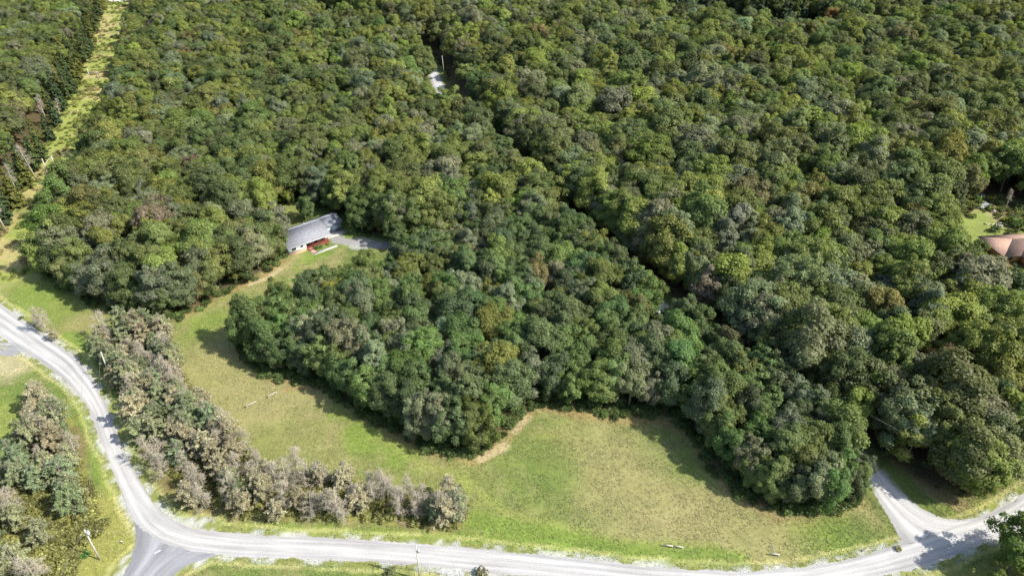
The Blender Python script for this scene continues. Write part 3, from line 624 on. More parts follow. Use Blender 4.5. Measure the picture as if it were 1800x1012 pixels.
def gn_scatter(name, pts, rot, sc, vi, tint, coll):
    me = bpy.data.meshes.new(name + '_points'); n = len(pts); me.vertices.add(n); me.vertices.foreach_set('co', np.asarray(pts, np.float32).ravel())
    for nm, ty, key, arr in [('rot', 'FLOAT_VECTOR', 'vector', rot), ('sc', 'FLOAT_VECTOR', 'vector', sc), ('tint', 'FLOAT_VECTOR', 'vector', tint), ('vi', 'INT', 'value', vi)]:
        at = me.attributes.new(nm, ty, 'POINT'); at.data.foreach_set(key, np.asarray(arr, np.int32 if ty == 'INT' else np.float32).ravel())
    o = link(name, me); o['kind'] = 'stuff'
    ng = bpy.data.node_groups.new(name + '_nodes', 'GeometryNodeTree')
    ng.interface.new_socket('Geometry', in_out='INPUT', socket_type='NodeSocketGeometry'); ng.interface.new_socket('Geometry', in_out='OUTPUT', socket_type='NodeSocketGeometry')
    gi = ng.nodes.new('NodeGroupInput'); go = ng.nodes.new('NodeGroupOutput'); ip = ng.nodes.new('GeometryNodeInstanceOnPoints'); ci = ng.nodes.new('GeometryNodeCollectionInfo')
    ci.inputs[0].default_value = coll; ci.inputs['Separate Children'].default_value = True; ci.inputs['Reset Children'].default_value = True
    ip.inputs['Pick Instance'].default_value = True
    def attr(nm, ty):
        a = ng.nodes.new('GeometryNodeInputNamedAttribute'); a.data_type = ty; a.inputs[0].default_value = nm; return a.outputs['Attribute']
    er = ng.nodes.new('FunctionNodeEulerToRotation')
    ng.links.new(gi.outputs[0], ip.inputs['Points']); ng.links.new(ci.outputs[0], ip.inputs['Instance']); ng.links.new(attr('vi', 'INT'), ip.inputs['Instance Index'])
    ng.links.new(attr('rot', 'FLOAT_VECTOR'), er.inputs[0]); ng.links.new(er.outputs[0], ip.inputs['Rotation']); ng.links.new(attr('sc', 'FLOAT_VECTOR'), ip.inputs['Scale'])
    ng.links.new(ip.outputs[0], go.inputs[0])
    md = o.modifiers.new('scatter', 'NODES'); md.node_group = ng; return o
fo = gn_scatter('forest', [(q['x'], q['y'], 0) for q in rest], [(0, 0, q['a']) for q in rest], [(q['sx'], q['sy'], q['s']) for q in rest], [q['vi'] for q in rest], [q['t'] for q in rest], SRC)
fo['label'] = 'broadleaf woods stretching back over the rest of the ground in mixed greens'; fo['category'] = 'forest'; fo['group'] = 'broadleaf trees of the woods'

# ---------------------------------------------------------------- pines, dead trees, spruces
def put(name, parts, x, y, s, a, tint, label, cat, group, lean=(0, 0)):
    e = bpy.data.objects.new(name, None); COL.objects.link(e); e.location = (x, y, 0); e.rotation_euler = (lean[0], lean[1], a); e.scale = (s, s, s)
    tag(e, label, cat, group); c = link('crown' if tint is not None else 'branches', parts[0], e)
    if tint is not None: c['tint'] = [float(v) for v in tint]
    link('trunk', parts[1], e); return e
PT = [(.165, .19, .095), (.125, .155, .07), (.25, .228, .135), (.215, .188, .11), (.205, .215, .11), (.285, .26, .16), (.145, .185, .095)]
PTN = ['grey green', 'dark green', 'ash brown', 'brown', 'sage green', 'pale brown', 'blue green']
ZONES = [('top of the middle pine belt', 230, 600), ('belt beside the upright pole', 240, 680), ('belt at the road bend', 270, 770), ('inner side of the pine belt', 350, 750),
         ('belt above the white curve', 330, 850), ('left roadside thicket', 450, 860), ('middle roadside thicket', 570, 870), ('right roadside thicket', 680, 880),
         ('roadside thicket tip', 780, 890), ('upper end of the left belt', 85, 690), ('left belt beside the verge', 130, 800), ('left photo edge', 15, 850),
         ('leaning pole corner', 120, 930), ('bottom left corner', 30, 980), ('left belt middle', 75, 830)]
pin = []
for pl, sp, sd in ((P1, 3.75, 31), (P3, 4.6, 32)):
    X, Y = scatter(pl, sp, sd, .42)
    for x, y in zip(X, Y):
        px, py, d = proj(x, y, 5)
        if px < -60 or py > 1040: continue
        if distline(np.array([x]), np.array([y]), MC)[0] < 5.4: continue
        if pl is P3 and ((py > 905 and px > 95 and rng.random() < .8) or (py > 840 and rng.random() < .38)): continue
        pin.append((x, y, px, py))
for px, py in [(84, 585), (97, 598), (68, 572)]: x, y = P(px, py); pin.append((x, y, px, py))
for px, py in [(778, 903), (806, 914), (792, 892), (762, 912), (735, 905), (812, 902)]: x, y = P(px, py); pin.append((x, y, px, py))
ucount = {}
for i, (x, y, px, py) in enumerate(pin):
    if py > 795 and px > 250 and rng.random() < .18: continue
    q = rng.random(); z = min(ZONES, key=lambda l: math.hypot(px - l[1], py - l[2]))[0]
    low = py > 800 and px > 250
    if q < (.5 if low else .14):
        v = SNAG[rng.integers(4)]; nm = 'bare grey dead pine'; k = (nm, z); ucount[k] = ucount.get(k, 0) + 1
        s = rng.uniform(.75, 1.1)
        put('dead_tree', v, x, y, s, rng.uniform(0, 6.28), None, '%s with pale branches, %s, %s' % (nm, OR[min(25, ucount[k] - 1)].replace(' nearest', '').replace('nearest', 'first'), z), 'dead tree', 'dead pines in the belts', (rng.normal() * .06, rng.normal() * .06))
    else:
        w = [.12, .08, .25, .18, .12, .19, .06] if low else ([.22, .16, .1, .08, .24, .06, .14] if px < 160 else [.2, .12, .17, .12, .22, .1, .07])
        ti = rng.choice(7, p=w); v = PINE[rng.integers(6)]; s = rng.uniform(.74, 1.12) * (.9 if low else 1) * (.5 if (py < 640 and px < 110) else 1)
        hgt = 'tall' if s > .95 else ('short' if s < .82 else 'mid sized')
        nm = '%s %s pine' % (hgt, PTN[ti]); k = (nm, z); ucount[k] = ucount.get(k, 0) + 1
        put('pine_tree', v, x, y, s, rng.uniform(0, 6.28), np.array(PT[ti]) * rng.uniform(.9, 1.25), '%s, %s of its colour, %s' % (nm, OR[min(25, ucount[k] - 1)].replace(' nearest', '').replace('nearest', 'first'), z), 'pine tree', 'pines in the belts', (rng.normal() * .03, rng.normal() * .03))
# small ones at the bottom edge beyond the road
for px, py, v, s, t, lb in [(690, 1052, PINE[0], .68, PT[0], 'small grey green pine poking up below the road'), (660, 1045, SNAG[1], .6, None, 'slim bare sapling below the road'), (845, 1055, PINE[2], .55, PT[0], 'low green pine right of the road access'),
                            (958, 1068, SNAG[3], .75, None, 'bare twiggy treetop at the bottom road edge'), (1110, 1072, PINE[4], .8, PT[6], 'dark pine tip at the bottom edge, left of two'), (1152, 1074, PINE[0], .8, PT[4], 'dark pine tip at the bottom edge, right of two')]:
    x, y = P(px, py); put('pine_tree' if t else 'dead_tree', v, x, y, s, px, t, lb, 'pine tree' if t else 'dead tree', None)
# tall spruces along the corridor and on the far dark edge
sp = [(98, 250), (75, 300), (62, 330), (122, 195), (132, 175), (148, 150), (140, 165), (160, 110), (150, 128), (168, 92), (178, 60), (172, 76), (185, 30), (180, 44), (40, 365), (20, 392), (166, 100), (183, 18), (110, 222), (88, 285)]
sp += [(a - 22, b + 6) for a, b in sp[:17]]
for i, (px, py) in enumerate(sp):
    x, y = P(px - 8, py); t = [(.055, .085, .035), (.075, .105, .035), (.13, .14, .035)][i % 3]
    put('spruce_tree', SPR[i % 3], x, y, .8 + .3 * ((i * 37) % 10) / 10, i * 1.3, t, '%s spruce, %s of its colour going away left of the power line strip' % (['dark narrow', 'mid green narrow', 'yellowish narrow'][i % 3], ORD[i // 3]), 'spruce tree', 'spruces along the power line strip')
for i in range(26):
    px = 1175 + i * 11 + rng.uniform(-3, 3); py = 32 + (px - 1175) * .055 + rng.uniform(-8, 2); x, y = P(px, py)
    put('spruce_tree', SPR[i % 3], x, y, rng.uniform(1.1, 1.4), i * 2.3, (.06, .085, .04) if i % 4 else (.11, .14, .04), 'tall %s conifer, %s from left behind the shaded gap at the top' % ('dark' if i % 4 else 'yellowish', ORD[i]), 'spruce tree', 'dark conifers across the top')
for i, (px, py, s, v, lb) in enumerate([(12, 408, .95, 0, 'bare white trunk leaning by the corridor at the left picture edge'), (65, 318, 1.0, 1, 'tall bare pale trunk left of the wooden twin pole'), (86, 222, .9, 0, 'silvery dead tree with bare crown above the wooden twin pole'),
                                     (32, 345, .9, 1, 'thin pale trunk between the dead trunks at the left edge'), (108, 212, .7, 1, 'short dead trunk beside the yellow strip'), (1655, 375, .5, 0, 'dead leaning tree left of the small lawn'),
                                     (1570, 345, .5, 1, 'bare branched dead tree in the right woods'), (1765, 372, .6, 1, 'slim pale trunk behind the small lawn')]):
    x, y = P(px, py); put('dead_tree', TALL[v], x, y, s, i, None, lb, 'dead tree', None, (.0, -.06))

# ---------------------------------------------------------------- undergrowth and grass
def clump(seed, R, H, nq, sz):
    r = np.random.default_rng(seed); d = unit(r.normal(size=(nq, 3))); d[:, 2] = np.abs(d[:, 2]); nb = 6; C = np.stack([r.uniform(-.5, .5, nb) * R, r.uniform(-.5, .5, nb) * R, r.uniform(.1, .45, nb) * H], 1); k = r.integers(0, nb, nq)
    P_ = C[k] + d * np.array([R * .5, R * .5, H * .5]) * r.uniform(.7, 1.05, (nq, 1)); nn = unit(d + r.normal(size=d.shape) * .5)
    V, Fq = quads(P_, nn, r.uniform(.6, 1.4, nq) * sz, 1.3, r); return V, Fq, np.exp(r.normal(size=nq) * .25)
SRC2 = bpy.data.collections.new('shrub_sources')
SHM = []
for i in range(4):
    V, Fq, lv = clump(i + 60, 1.0, 1.1, 260, .22); me = mesh_np('shrub_mesh', V, Fq, [M_LEAF], lv=lv); SHM.append(me); SRC2.objects.link(bpy.data.objects.new('shrub_source_%d' % i, me))
SRC3 = bpy.data.collections.new('tuft_sources')
for i in range(3):
    r = np.random.default_rng(i + 80); n = 16; b = r.normal(size=(n, 3)) * .13; b[:, 2] = 0; tip = b + np.stack([r.normal(size=n) * .14, r.normal(size=n) * .14, r.uniform(.05, .17, n)], 1)
    w = r.normal(size=(n, 3)) * .06; w[:, 2] = 0; V = np.stack([b - w, b + w, tip], 1).reshape(-1, 3)
    me = mesh_np('tuft_mesh', V, np.arange(n * 3).reshape(n, 3), [M_GRASS], lv=np.exp(r.normal(size=n) * .2)); SRC3.objects.link(bpy.data.objects.new('tuft_source_%d' % i, me))
r = np.random.default_rng(5)
def within(x, y, z=0, m=40):
    px, py, _ = proj(x, y, z); return (px > -m) & (px < 1800 + m) & (py > -m) & (py < 1012 + m)
# shrubs: corridor scrub, wood edges, pine belts
n = 16000; x = r.uniform(-330, 60, n * 2); y = r.uniform(62, 560, n * 2); dc = distline(x, y, CORR); k = (dc < 12) & (fbm(x, y, 9, 55) > .40); xs, ys = x[k][:5200], y[k][:5200]; ts = ground_col(xs, ys) * r.uniform(.75, 1.15, (len(xs), 1)); ss = r.uniform(.5, 1.5, len(xs))
pts = [np.stack([xs, ys], 1)]; tt = [ts]; sss = [ss]
for pl, a, b, cnt, col in [(W_MID, -7, 2.2, 2200, (.085, .12, .035)), (W_LEFT, -7, 2.2, 1900, (.085, .12, .035)), (W_RIGHT, -8, .5, 2600, (.085, .11, .04)), (P1, -30, .3, 900, (.20, .20, .065)), (P3, -30, 1.5, 900, (.20, .20, .065)), (W_FAR, -5, 1, 900, (.13, .13, .04))]:
    x0, y0 = pl.min(0); x1, y1 = pl.max(0); x = r.uniform(x0, x1, 60000); y = r.uniform(y0, min(y1, 600), 60000); d = sdf(x, y, pl); dl, _ = laneside(x, y)
    k = (d > a) & (d < b) & within(x, y) & (dl > 6) & ~inpoly(x, y, CLEAR2) & (distline(x, y, MC) > 6.8) & (distline(x, y, DRIVE[:5]) > 4) & (np.hypot(x - P(555, 420)[0], y - P(555, 420)[1]) > 12); x, y = x[k][:cnt], y[k][:cnt]
    pts.append(np.stack([x, y], 1)); sss.append(r.uniform(.5, 1.7, len(x))); tt.append(np.array(col) * np.exp(r.normal(size=(len(x), 1)) * .25))
x = r.uniform(135, 185, 4000); y = r.uniform(185, 240, 4000); k = inpoly(x, y, CLEAR2) & ~inpoly(x, y, LAWN2) & (y > 201); x, y = x[k][:260], y[k][:260]
pts.append(np.stack([x, y], 1)); sss.append(r.uniform(.5, 1.6, len(x))); tt.append(np.array((.13, .15, .045)) * np.exp(r.normal(size=(len(x), 1)) * .35))
pts = np.vstack(pts); tt = np.vstack(tt); sss = np.concatenate(sss); nn = len(pts)
rz = np.stack([np.zeros(nn), np.zeros(nn), r.uniform(0, 6.28, nn)], 1)
o = gn_scatter('undergrowth', np.column_stack([pts, np.zeros(nn)]), rz, np.stack([sss, sss, sss * r.uniform(.6, 1.1, nn)], 1), r.integers(0, 4, nn), tt, SRC2)
o['label'] = 'low weeds and brush along the power line strip, wood edges and pine belts'; o['category'] = 'undergrowth'
n = 520000; x = r.uniform(-150, 150, n); y = r.uniform(66, 230, n); inf = np.minimum(np.minimum(sdf(x, y, W_LEFT), sdf(x, y, W_MID)), sdf(x, y, W_RIGHT))
rd = inpoly(x, y, np.vstack([MU, ML[::-1]])); k = within(x, y) & (inf > -3) & ~rd & (distline(x, y, LANE) > 4.5) & (distline(x, y, SC) > 6) & (fbm(x, y, 5, 66) > r.uniform(.25, .6, n)) & (distline(x, y, DRIVE) > 3.5)
k &= ~((np.hypot(x - P(555, 420)[0], y - P(555, 420)[1]) < 13)) & ~inpoly(x, y, np.vstack([fa, fb[::-1]])) & ~inpoly(x, y, np.vstack([LA, LB[::-1]]))
x, y = x[k][:120000], y[k][:120000]; nn = len(x); sc_ = r.uniform(.35, 1.0, nn); tt = ground_col(x, y) * np.exp(r.normal(size=(nn, 1)) * .14) * 1.5
o = gn_scatter('grass', np.column_stack([x, y, np.zeros(nn)]), np.stack([np.zeros(nn), np.zeros(nn), r.uniform(0, 6.28, nn)], 1), np.stack([sc_, sc_, sc_], 1), r.integers(0, 3, nn), tt, SRC3)
o['label'] = 'short meadow grass tufts over the field and road verges'; o['category'] = 'grass'

# ---------------------------------------------------------------- the houses
M_WHITE = plain('white_siding', (.74, .74, .72), .6, .06, 2); M_ROOF = plain('grey_shingles', (.20, .205, .22), .9, .2, 1.3, .03); M_RED = plain('red_brown_paint', (.21, .06, .04), .6, .15, 2)
M_BRICK = plain('red_brick_walk', (.42, .21, .16), .85, .15, 4); M_CONC = plain('concrete', (.40, .385, .35), .9, .1, 2); M_GLASS = plain('window_glass', (.03, .035, .045), .15, .1, 1, 0, .6)
M_GDOOR = plain('pale_blue_door', (.36, .45, .52), .5, .06, 2); M_TRIM = plain('grey_trim', (.12, .16, .18), .6, .1, 2); M_FOUND = plain('tan_foundation', (.42, .30, .18), .9, .15, 2)
M_ROOF2 = plain('brown_pink_shingles', (.31, .20, .145), .9, .2, 1.3, .03); M_LOG = plain('golden_timber', (.45, .28, .13), .8, .2, 2); M_POLE = plain('weathered_pole', (.42, .39, .33), .9, .15, 2)
M_RAIL = plain('pale_log', (.36, .335, .26), .9, .15, 3); M_ROCK = plain('pale_rock', (.27, .27, .27), .9, .3, 1.5, .1); M_WIRE = plain('wire', (.25, .25, .25), .6, .05, 1); M_METAL = plain('grey_metal', (.45, .46, .47), .5, .1, 2)
def part(name, boxes, mat, parent):
    mb = MB()
    for a, b in boxes: mb.box(a, b)
    return link(name, mb.mesh(name + '_mesh', [mat]), parent)
def slab(name, tops, th, mat, parent):
    mb = MB(); n = len(tops)
    mb.add(list(tops) + [(x, y, z - th) for x, y, z in tops], [tuple(range(n)), tuple(range(n, 2 * n))[::-1]] + [(i, n + i, n + (i + 1) % n, (i + 1) % n) for i in range(n)])
    return link(name, mb.mesh(name + '_mesh', [mat]), parent)
def window(parent, x, y, z, w, h, d=.05):
    f = part('window', [((x, y - d, z), (x + w, y - .0, z + .09)), ((x, y - d, z + h - .09), (x + w, y, z + h)), ((x, y - d, z + .09), (x + .09, y, z + h - .09)), ((x + w - .09, y - d, z + .09), (x + w, y, z + h - .09))], M_TRIM, parent)
    part('pane', [((x + .09, y - .02, z + .09), (x + w - .09, y - .003, z + h - .09))], M_GLASS, f)
hx, hy = P(510, 449); H1 = bpy.data.objects.new('house', None); COL.objects.link(H1); H1.location = (hx, hy, 0); H1.rotation_euler = (0, 0, math.atan2(.64, .77))
tag(H1, 'white ranch house with grey shingle roof and red front porch at the meadow top', 'house')
part('wall', [((0, 0, .35), (5.9, 11.4, 2.75)), ((5.9, 2.0, .35), (14.2, 11.4, 2.75))], M_WHITE, H1)
part('foundation', [((-.06, -.10, 0), (5.96, 11.3, .35)), ((5.96, 1.9, 0), (14.1, 11.3, .35)), ((0.2, -.7, 0), (5.4, -.12, .12))], M_FOUND, H1)
rf = slab('roof', [(-.6, -.6, 2.72), (14.7, -.6, 2.72), (14.7, 6.6, 5.2), (-.6, 6.6, 5.2)], .16, M_ROOF, H1)
slab('back_slope', [(-.6, 6.6, 5.2), (14.7, 6.6, 5.2), (14.7, 12.0, 3.0), (-.6, 12.0, 3.0)], .16, M_ROOF, rf)
part('fascia', [((-.6, -.68, 2.56), (14.7, -.604, 2.70))], M_WHITE, rf)
part('roof_vent', [((1.5, 7.0, 5.0), (1.8, 7.3, 5.5))], M_METAL, rf); part('roof_vent', [((9.2, 7.4, 4.8), (9.5, 7.7, 5.4))], M_METAL, rf)
mb = MB(); mb.add([(-.01, 0, 2.75), (-.01, 11.4, 2.75), (-.01, 6.6, 5.0), (.14, 0, 2.75), (.14, 11.4, 2.75), (.14, 6.6, 5.0)], [(0, 2, 1), (3, 4, 5), (0, 1, 4, 3), (1, 2, 5, 4), (2, 0, 3, 5)])
mb.add([(14.05, 0.6, 2.75), (14.05, 11.4, 2.75), (14.05, 6.6, 5.0), (14.2, .6, 2.75), (14.2, 11.4, 2.75), (14.2, 6.6, 5.0)], [(0, 2, 1), (3, 4, 5), (0, 1, 4, 3), (1, 2, 5, 4), (2, 0, 3, 5)]); link('gable', mb.mesh('gable_mesh', [M_WHITE]), H1)
part('garage_wall', [((14.25, 5.0, 0), (21.2, 11.8, 2.6))], M_WHITE, H1)
gr = slab('garage_roof', [(14.25, 4.4, 2.66), (21.8, 4.4, 2.66), (21.8, 8.6, 4.2), (14.25, 8.6, 4.2)], .14, M_ROOF, H1); slab('back_slope', [(14.25, 8.6, 4.2), (21.8, 8.6, 4.2), (21.8, 12.4, 2.9), (14.25, 12.4, 2.9)], .14, M_ROOF, gr)
for x0 in (14.8, 17.9):
    d = part('garage_door', [((x0, 4.93, .05), (x0 + 2.6, 4.99, 2.2))], M_GDOOR, H1); part('door_frame', [((x0 - .14, 4.91, .05), (x0 - .01, 4.98, 2.34)), ((x0 + 2.61, 4.91, .05), (x0 + 2.74, 4.98, 2.34)), ((x0 - .01, 4.91, 2.21), (x0 + 2.61, 4.98, 2.34))], M_TRIM, d)
window(H1, .9, 0, 1.25, 1.5, 1.0); window(H1, 3.9, 0, 1.4, 1.0, .8); window(H1, 7.2, 2.0, 1.2, 1.4, 1.1); window(H1, 11.6, 2.0, 1.2, 1.4, 1.1)
part('front_door', [((9.6, 1.93, .36), (10.5, 1.99, 2.4))], M_RED, H1)
part('porch_floor', [((5.96, -.3, 0), (14.0, 1.88, .38))], M_RED, H1)
for x0 in (8.0, 10.6, 13.75): part('porch_post', [((x0, -.28, .385), (x0 + .14, -.14, 2.55))], M_WHITE if x0 > 13 else M_RED, H1)
part('porch_railing', [((8.15, -.25, 1.1), (10.58, -.17, 1.2)), ((10.76, -.25, 1.1), (13.73, -.17, 1.2))] + [((8.2 + i * .22, -.23, .39), (8.26 + i * .22, -.19, 1.09)) for i in range(11)] + [((10.85 + i * .22, -.23, .39), (10.91 + i * .22, -.19, 1.09)) for i in range(13)], M_RED, H1)
part('step', [((6.0, -.65, 0), (7.6, -.32, .2))], M_BRICK, H1)
def hpt(u, n): c, q = math.cos(H1.rotation_euler[2]), math.sin(H1.rotation_euler[2]); return (hx + u * c - n * q, hy + u * q + n * c)
def path_obj(name, boxes, mat):
    mb = MB()
    for a, b in boxes: mb.box(a, b)
    o = link(name, mb.mesh(name + '_mesh', [mat]), None, (hx, hy, 0), (0, 0, H1.rotation_euler[2])); o['kind'] = 'structure'; return o
path_obj('brick_walk', [((6.0, -3.4, -.1), (7.6, -.67, .07))], M_BRICK); path_obj('concrete_walk', [((6.2, -4.7, -.1), (14.6, -3.42, .06))], M_CONC)
path_obj('garage_apron', [((14.6, 1.6, -.1), (21.0, 4.9, .05))], M_CONC)
def bush(u, n, s, t, lab, xy=None):
    x, y = xy if xy else hpt(u, n); o = link('shrub', SHM[int(u * 7) % 4], None, (x, y, 0), (0, 0, u), (s, s, s * .9)); o['tint'] = list(t); tag(o, lab, 'shrub'); return o
bush(8.8, -1.9, 1.3, (.09, .14, .04), 'round dark green bush in the bed by the red porch steps'); bush(10.4, -1.9, .9, (.12, .16, .05), 'small bush in the middle of the porch bed'); bush(12.4, -1.6, .8, (.3, .16, .09), 'reddish low bush at the right end of the porch bed')
for i, (px, py, s, t, lb) in enumerate([(1774, 392, 2.6, (.26, .29, .05), 'bright yellow green bush behind the brown roofed house'), (1790, 400, 3.6, (.10, .15, .04), 'big green bush right of the yellow green one behind the brown roof'), (1741, 352, 2.0, (.28, .27, .05), 'yellow bush beside the pale rock slabs'),
                                     (1748, 408, 2.2, (.06, .09, .03), 'dark bush at the lawn corner by the brown roof'), (1708, 382, 1.8, (.14, .18, .05), 'green bush at the upper left of the small lawn'), (1716, 352, 2.4, (.13, .19, .05), 'green bush left of the pale rock slabs'), (1790, 365, 3.2, (.06, .09, .035), 'dark shaded bush at the right photo edge above the rocks'),
                                     (1578, 965, .8, (.3, .27, .13), 'dry straw coloured brush at the corner of road and lane'), (38, 560, .9, (.12, .15, .05), 'lone dark bush in the meadow above the white road'), (152, 976, 1.1, (.09, .17, .04), 'green bush beside the foot of the leaning pole'),
                                     (690, 1012, 1.6, (.16, .18, .08), 'grey green bush at the bottom edge left of the tall pole'), (848, 1010, 1.5, (.2, .19, .1), 'tan bush at the bottom edge right of the road access'), (60, 1004, 1.4, (.24, .2, .1), 'brown bush low in the bottom left thicket')]):
    bush(i + .3, 0, s, t, lb, P(px, py))
# brown roofed house at the right edge
H2 = bpy.data.objects.new('house', None); COL.objects.link(H2); H2.location = (154.2, 187.6, 0); H2.rotation_euler = (0, 0, math.radians(6)); tag(H2, 'timber house with low pinkish brown roof cut by the right photo edge', 'house')
part('wall', [((.8, .8, 0), (20, 12.2, 2.6))], M_LOG, H2); part('wing_wall', [((6.4, -4.0, 0), (13.6, .79, 2.6))], M_LOG, H2)
rf = slab('roof', [(0, 0, 2.8), (21, 0, 2.8), (21, 6.5, 5.1), (6.5, 6.5, 5.1)], .15, M_ROOF2, H2); slab('back_slope', [(6.5, 6.5, 5.1), (21, 6.5, 5.1), (21, 13, 2.8), (0, 13, 2.8)], .15, M_ROOF2, rf); slab('hip_slope', [(0, 0, 2.8), (6.5, 6.5, 5.1), (0, 13, 2.8)], .15, M_ROOF2, rf)
wr = slab('wing_roof', [(5.8, -4.8, 2.82), (10, -4.8, 4.35), (10, 4.3, 4.35), (5.8, .06, 2.82)], .14, M_ROOF2, H2); slab('wing_slope', [(10, -4.8, 4.35), (14.2, -4.8, 2.82), (14.2, .06, 2.82), (10, 4.3, 4.35)], .14, M_ROOF2, wr)
mb = MB(); mb.add([(6.4, -3.99, 2.6), (13.6, -3.99, 2.6), (10, -3.99, 4.15), (6.4, -3.85, 2.6), (13.6, -3.85, 2.6), (10, -3.85, 4.15)], [(0, 1, 2), (3, 5, 4), (0, 2, 5, 3), (1, 4, 5, 2), (0, 3, 4, 1)]); link('gable', mb.mesh('gable_mesh', [M_LOG]), H2)
window(H2, 8.9, -4.0, 1.0, 2.2, 1.3); window(H2, 2.5, .8, 1.0, 1.4, 1.1)
dk = part('deck', [((5.6, -6.9, .5), (14.6, -4.1, .65))], M_LOG, H2); part('deck_rail', [((5.6, -6.9, 1.5), (14.6, -6.8, 1.6))] + [((5.6 + i * 1.0, -6.88, .66), (5.7 + i * 1.0, -6.8, 1.49)) for i in range(9)], M_LOG, dk)
# pale rocks and a wood pile by the small lawn
def rock(px, py, sx, sy, sz, rz, lb):
    r = np.random.default_rng(int(px * 3 + py)); d = unit(r.normal(size=(26, 3))); d[:, 2] = np.clip(d[:, 2], -.3, .55); import bmesh
    bm = bmesh.new()
    for p in d * r.uniform(.8, 1.1, (26, 1)): bm.verts.new(p * np.array([sx, sy, sz]))
    bmesh.ops.convex_hull(bm, input=bm.verts); me = bpy.data.meshes.new('rock_mesh'); bm.to_mesh(me); bm.free(); me.materials.append(M_ROCK)
    x, y = P(px, py); o = link('rock', me, None, (x, y, sz * .2), (0, 0, rz)); tag(o, lb, 'rock', 'pale rocks by the small lawn')
for a in [(1716, 344, 1.6, 1.2, .9, .2, 'small pale boulder at the far left of the rocks behind the small lawn'), (1726, 346, 1.9, 1.4, .9, .8, 'pale boulder behind the biggest slab, beside the yellow bush'), (1728, 358, 2.6, 1.7, .6, .3, 'biggest pale rock slab behind the small lawn'),
          (1737, 362, 1.8, 1.4, .6, 1.1, 'grey slab on the right side of the biggest pale slab'), (1721, 365, 2.4, 1.6, .6, .1, 'low pale slab in front of the biggest one'), (1742, 371, 2.2, 1.3, .7, 2.0, 'low broken rock right of the slabs by the slim trunk'), (1786, 379, 1.8, 1.1, .6, .5, 'white rock alone near the right photo edge')]: rock(*a)
wp = bpy.data.objects.new('wood_pile', None); COL.objects.link(wp); wp.location = (*P(1758, 396), 0); tag(wp, 'heap of cut tan logs between the small lawn and the bushes', 'wood pile')
r = np.random.default_rng(3)
for i in range(12):
    mb = MB(); a = r.uniform(0, 3.1); c, q = math.cos(a), math.sin(a); x, y = r.normal(size=2) * np.array([1.6, .8]); L = r.uniform(1, 2.2); z = r.uniform(.15, .5); mb.tube([(x - c * L / 2, y - q * L / 2, z), (x + c * L / 2, y + q * L / 2, z + r.uniform(-.1, .1))], [.17, .15], 6); link('log', mb.mesh('log_mesh', [M_RAIL]), wp)

# ---------------------------------------------------------------- poles and wires
def pole_h(base, ty): v = (ty - 506) / F; y = P(*base)[1]; return HC - y * (SN + v * CS) / (CS - v * SN)
def pole(base, top, label, extra=None, rad=.17, group=None):
    x, y = P(*base); h = pole_h(base, top[1]); v = (top[1] - 506) / F; tx = (HC - h) / (SN + v * CS) * (top[0] - 900) / F
    e = bpy.data.objects.new('utility_pole', None); COL.objects.link(e); e.location = (x, y, 0); tag(e, label, 'utility pole', group)
    mb = MB(); mb.tube([(0, 0, -.5), (tx - x, 0, h)], [rad, rad * .62], 8); link('shaft', mb.mesh('shaft_mesh', [M_POLE]), e)
    return e, (tx, y, h)
pa, ta = pole((196, 668), (177, 618), 'bare utility pole standing between the white road and the pine belt')
pb, tb_ = pole((176, 983), (148, 930), 'leaning pale utility pole with a grey transformer left of the road junction')
ox, oy, oz = tb_; bx_, by_ = P(176, 983)
mb = MB(); mb.tube([(ox - bx_ + .4, .0, oz - 1.5), (ox - bx_ + .4, 0, oz - .6)], [.24, .24], 10); link('transformer', mb.mesh('transformer_mesh', [M_METAL]), pb)
mb = MB(); mb.tube([(ox - bx_ - .5, 0, oz - .35), (ox - bx_ + .9, 0, oz - .35)], [.06, .06], 5); link('crossarm', mb.mesh('crossarm_mesh', [M_POLE]), pb)
x, y = P(731, 958, 10.5); pc = bpy.data.objects.new('utility_pole', None); COL.objects.link(pc); pc.location = (x, y, 0); tag(pc, 'grey utility pole standing below the road near the middle of the bottom edge', 'utility pole')
mb = MB(); mb.tube([(0, 0, -.5), (0, 0, 10.5)], [.17, .11], 8); link('shaft', mb.mesh('shaft_mesh', [M_POLE]), pc); mb = MB(); mb.tube([(.35, 0, 8.6), (.35, 0, 9.4)], [.22, .22], 10); link('transformer', mb.mesh('transformer_mesh', [M_METAL]), pc); tc_ = (x, y, 10.2)
pd, td = pole((781, 133), (777, 98), 'dark utility pole beside the hidden lane near the bright gravel patch'); pe, te = pole((579, 56), (578, 38), 'small grey utility pole in the dark seam of the upper lane')
def hframe(b1, b2, ay, ax0, ax1, lb):
    (x1, y1), (x2, y2) = P(*b1), P(*b2); e = bpy.data.objects.new('twin_power_pole', None); COL.objects.link(e); e.location = (x1, y1, 0); h = pole_h(b1, ay)
    tag(e, lb, 'power pole', 'twin pole frames under the power line')
    for dx, dy, ex in ((0, 0, 2.2), (x2 - x1, y2 - y1, .4)): mb = MB(); mb.tube([(dx, dy, -.5), (dx, dy, h + ex)], [.2, .15], 8); link('pole', mb.mesh('pole_mesh', [M_POLE]), e)
    m_ = np.array([(x2 - x1) / 2, (y2 - y1) / 2, h]); d = unit(np.array([x2 - x1, (y2 - y1) * .3, 0])); w = (ax1 - ax0) / F * (math.hypot(y1, HC)) / 2
    mb = MB(); mb.tube([m_ - d * w, m_ + d * w], [.16, .16], 6); link('crossarm', mb.mesh('crossarm_mesh', [M_RAIL]), e); return (x1, y1, h), d, w
q1, d1, w1 = hframe((87, 312), (100, 300), 288, 70, 99, 'pale wooden twin pole frame with one crossarm, nearer of two on the yellow strip')
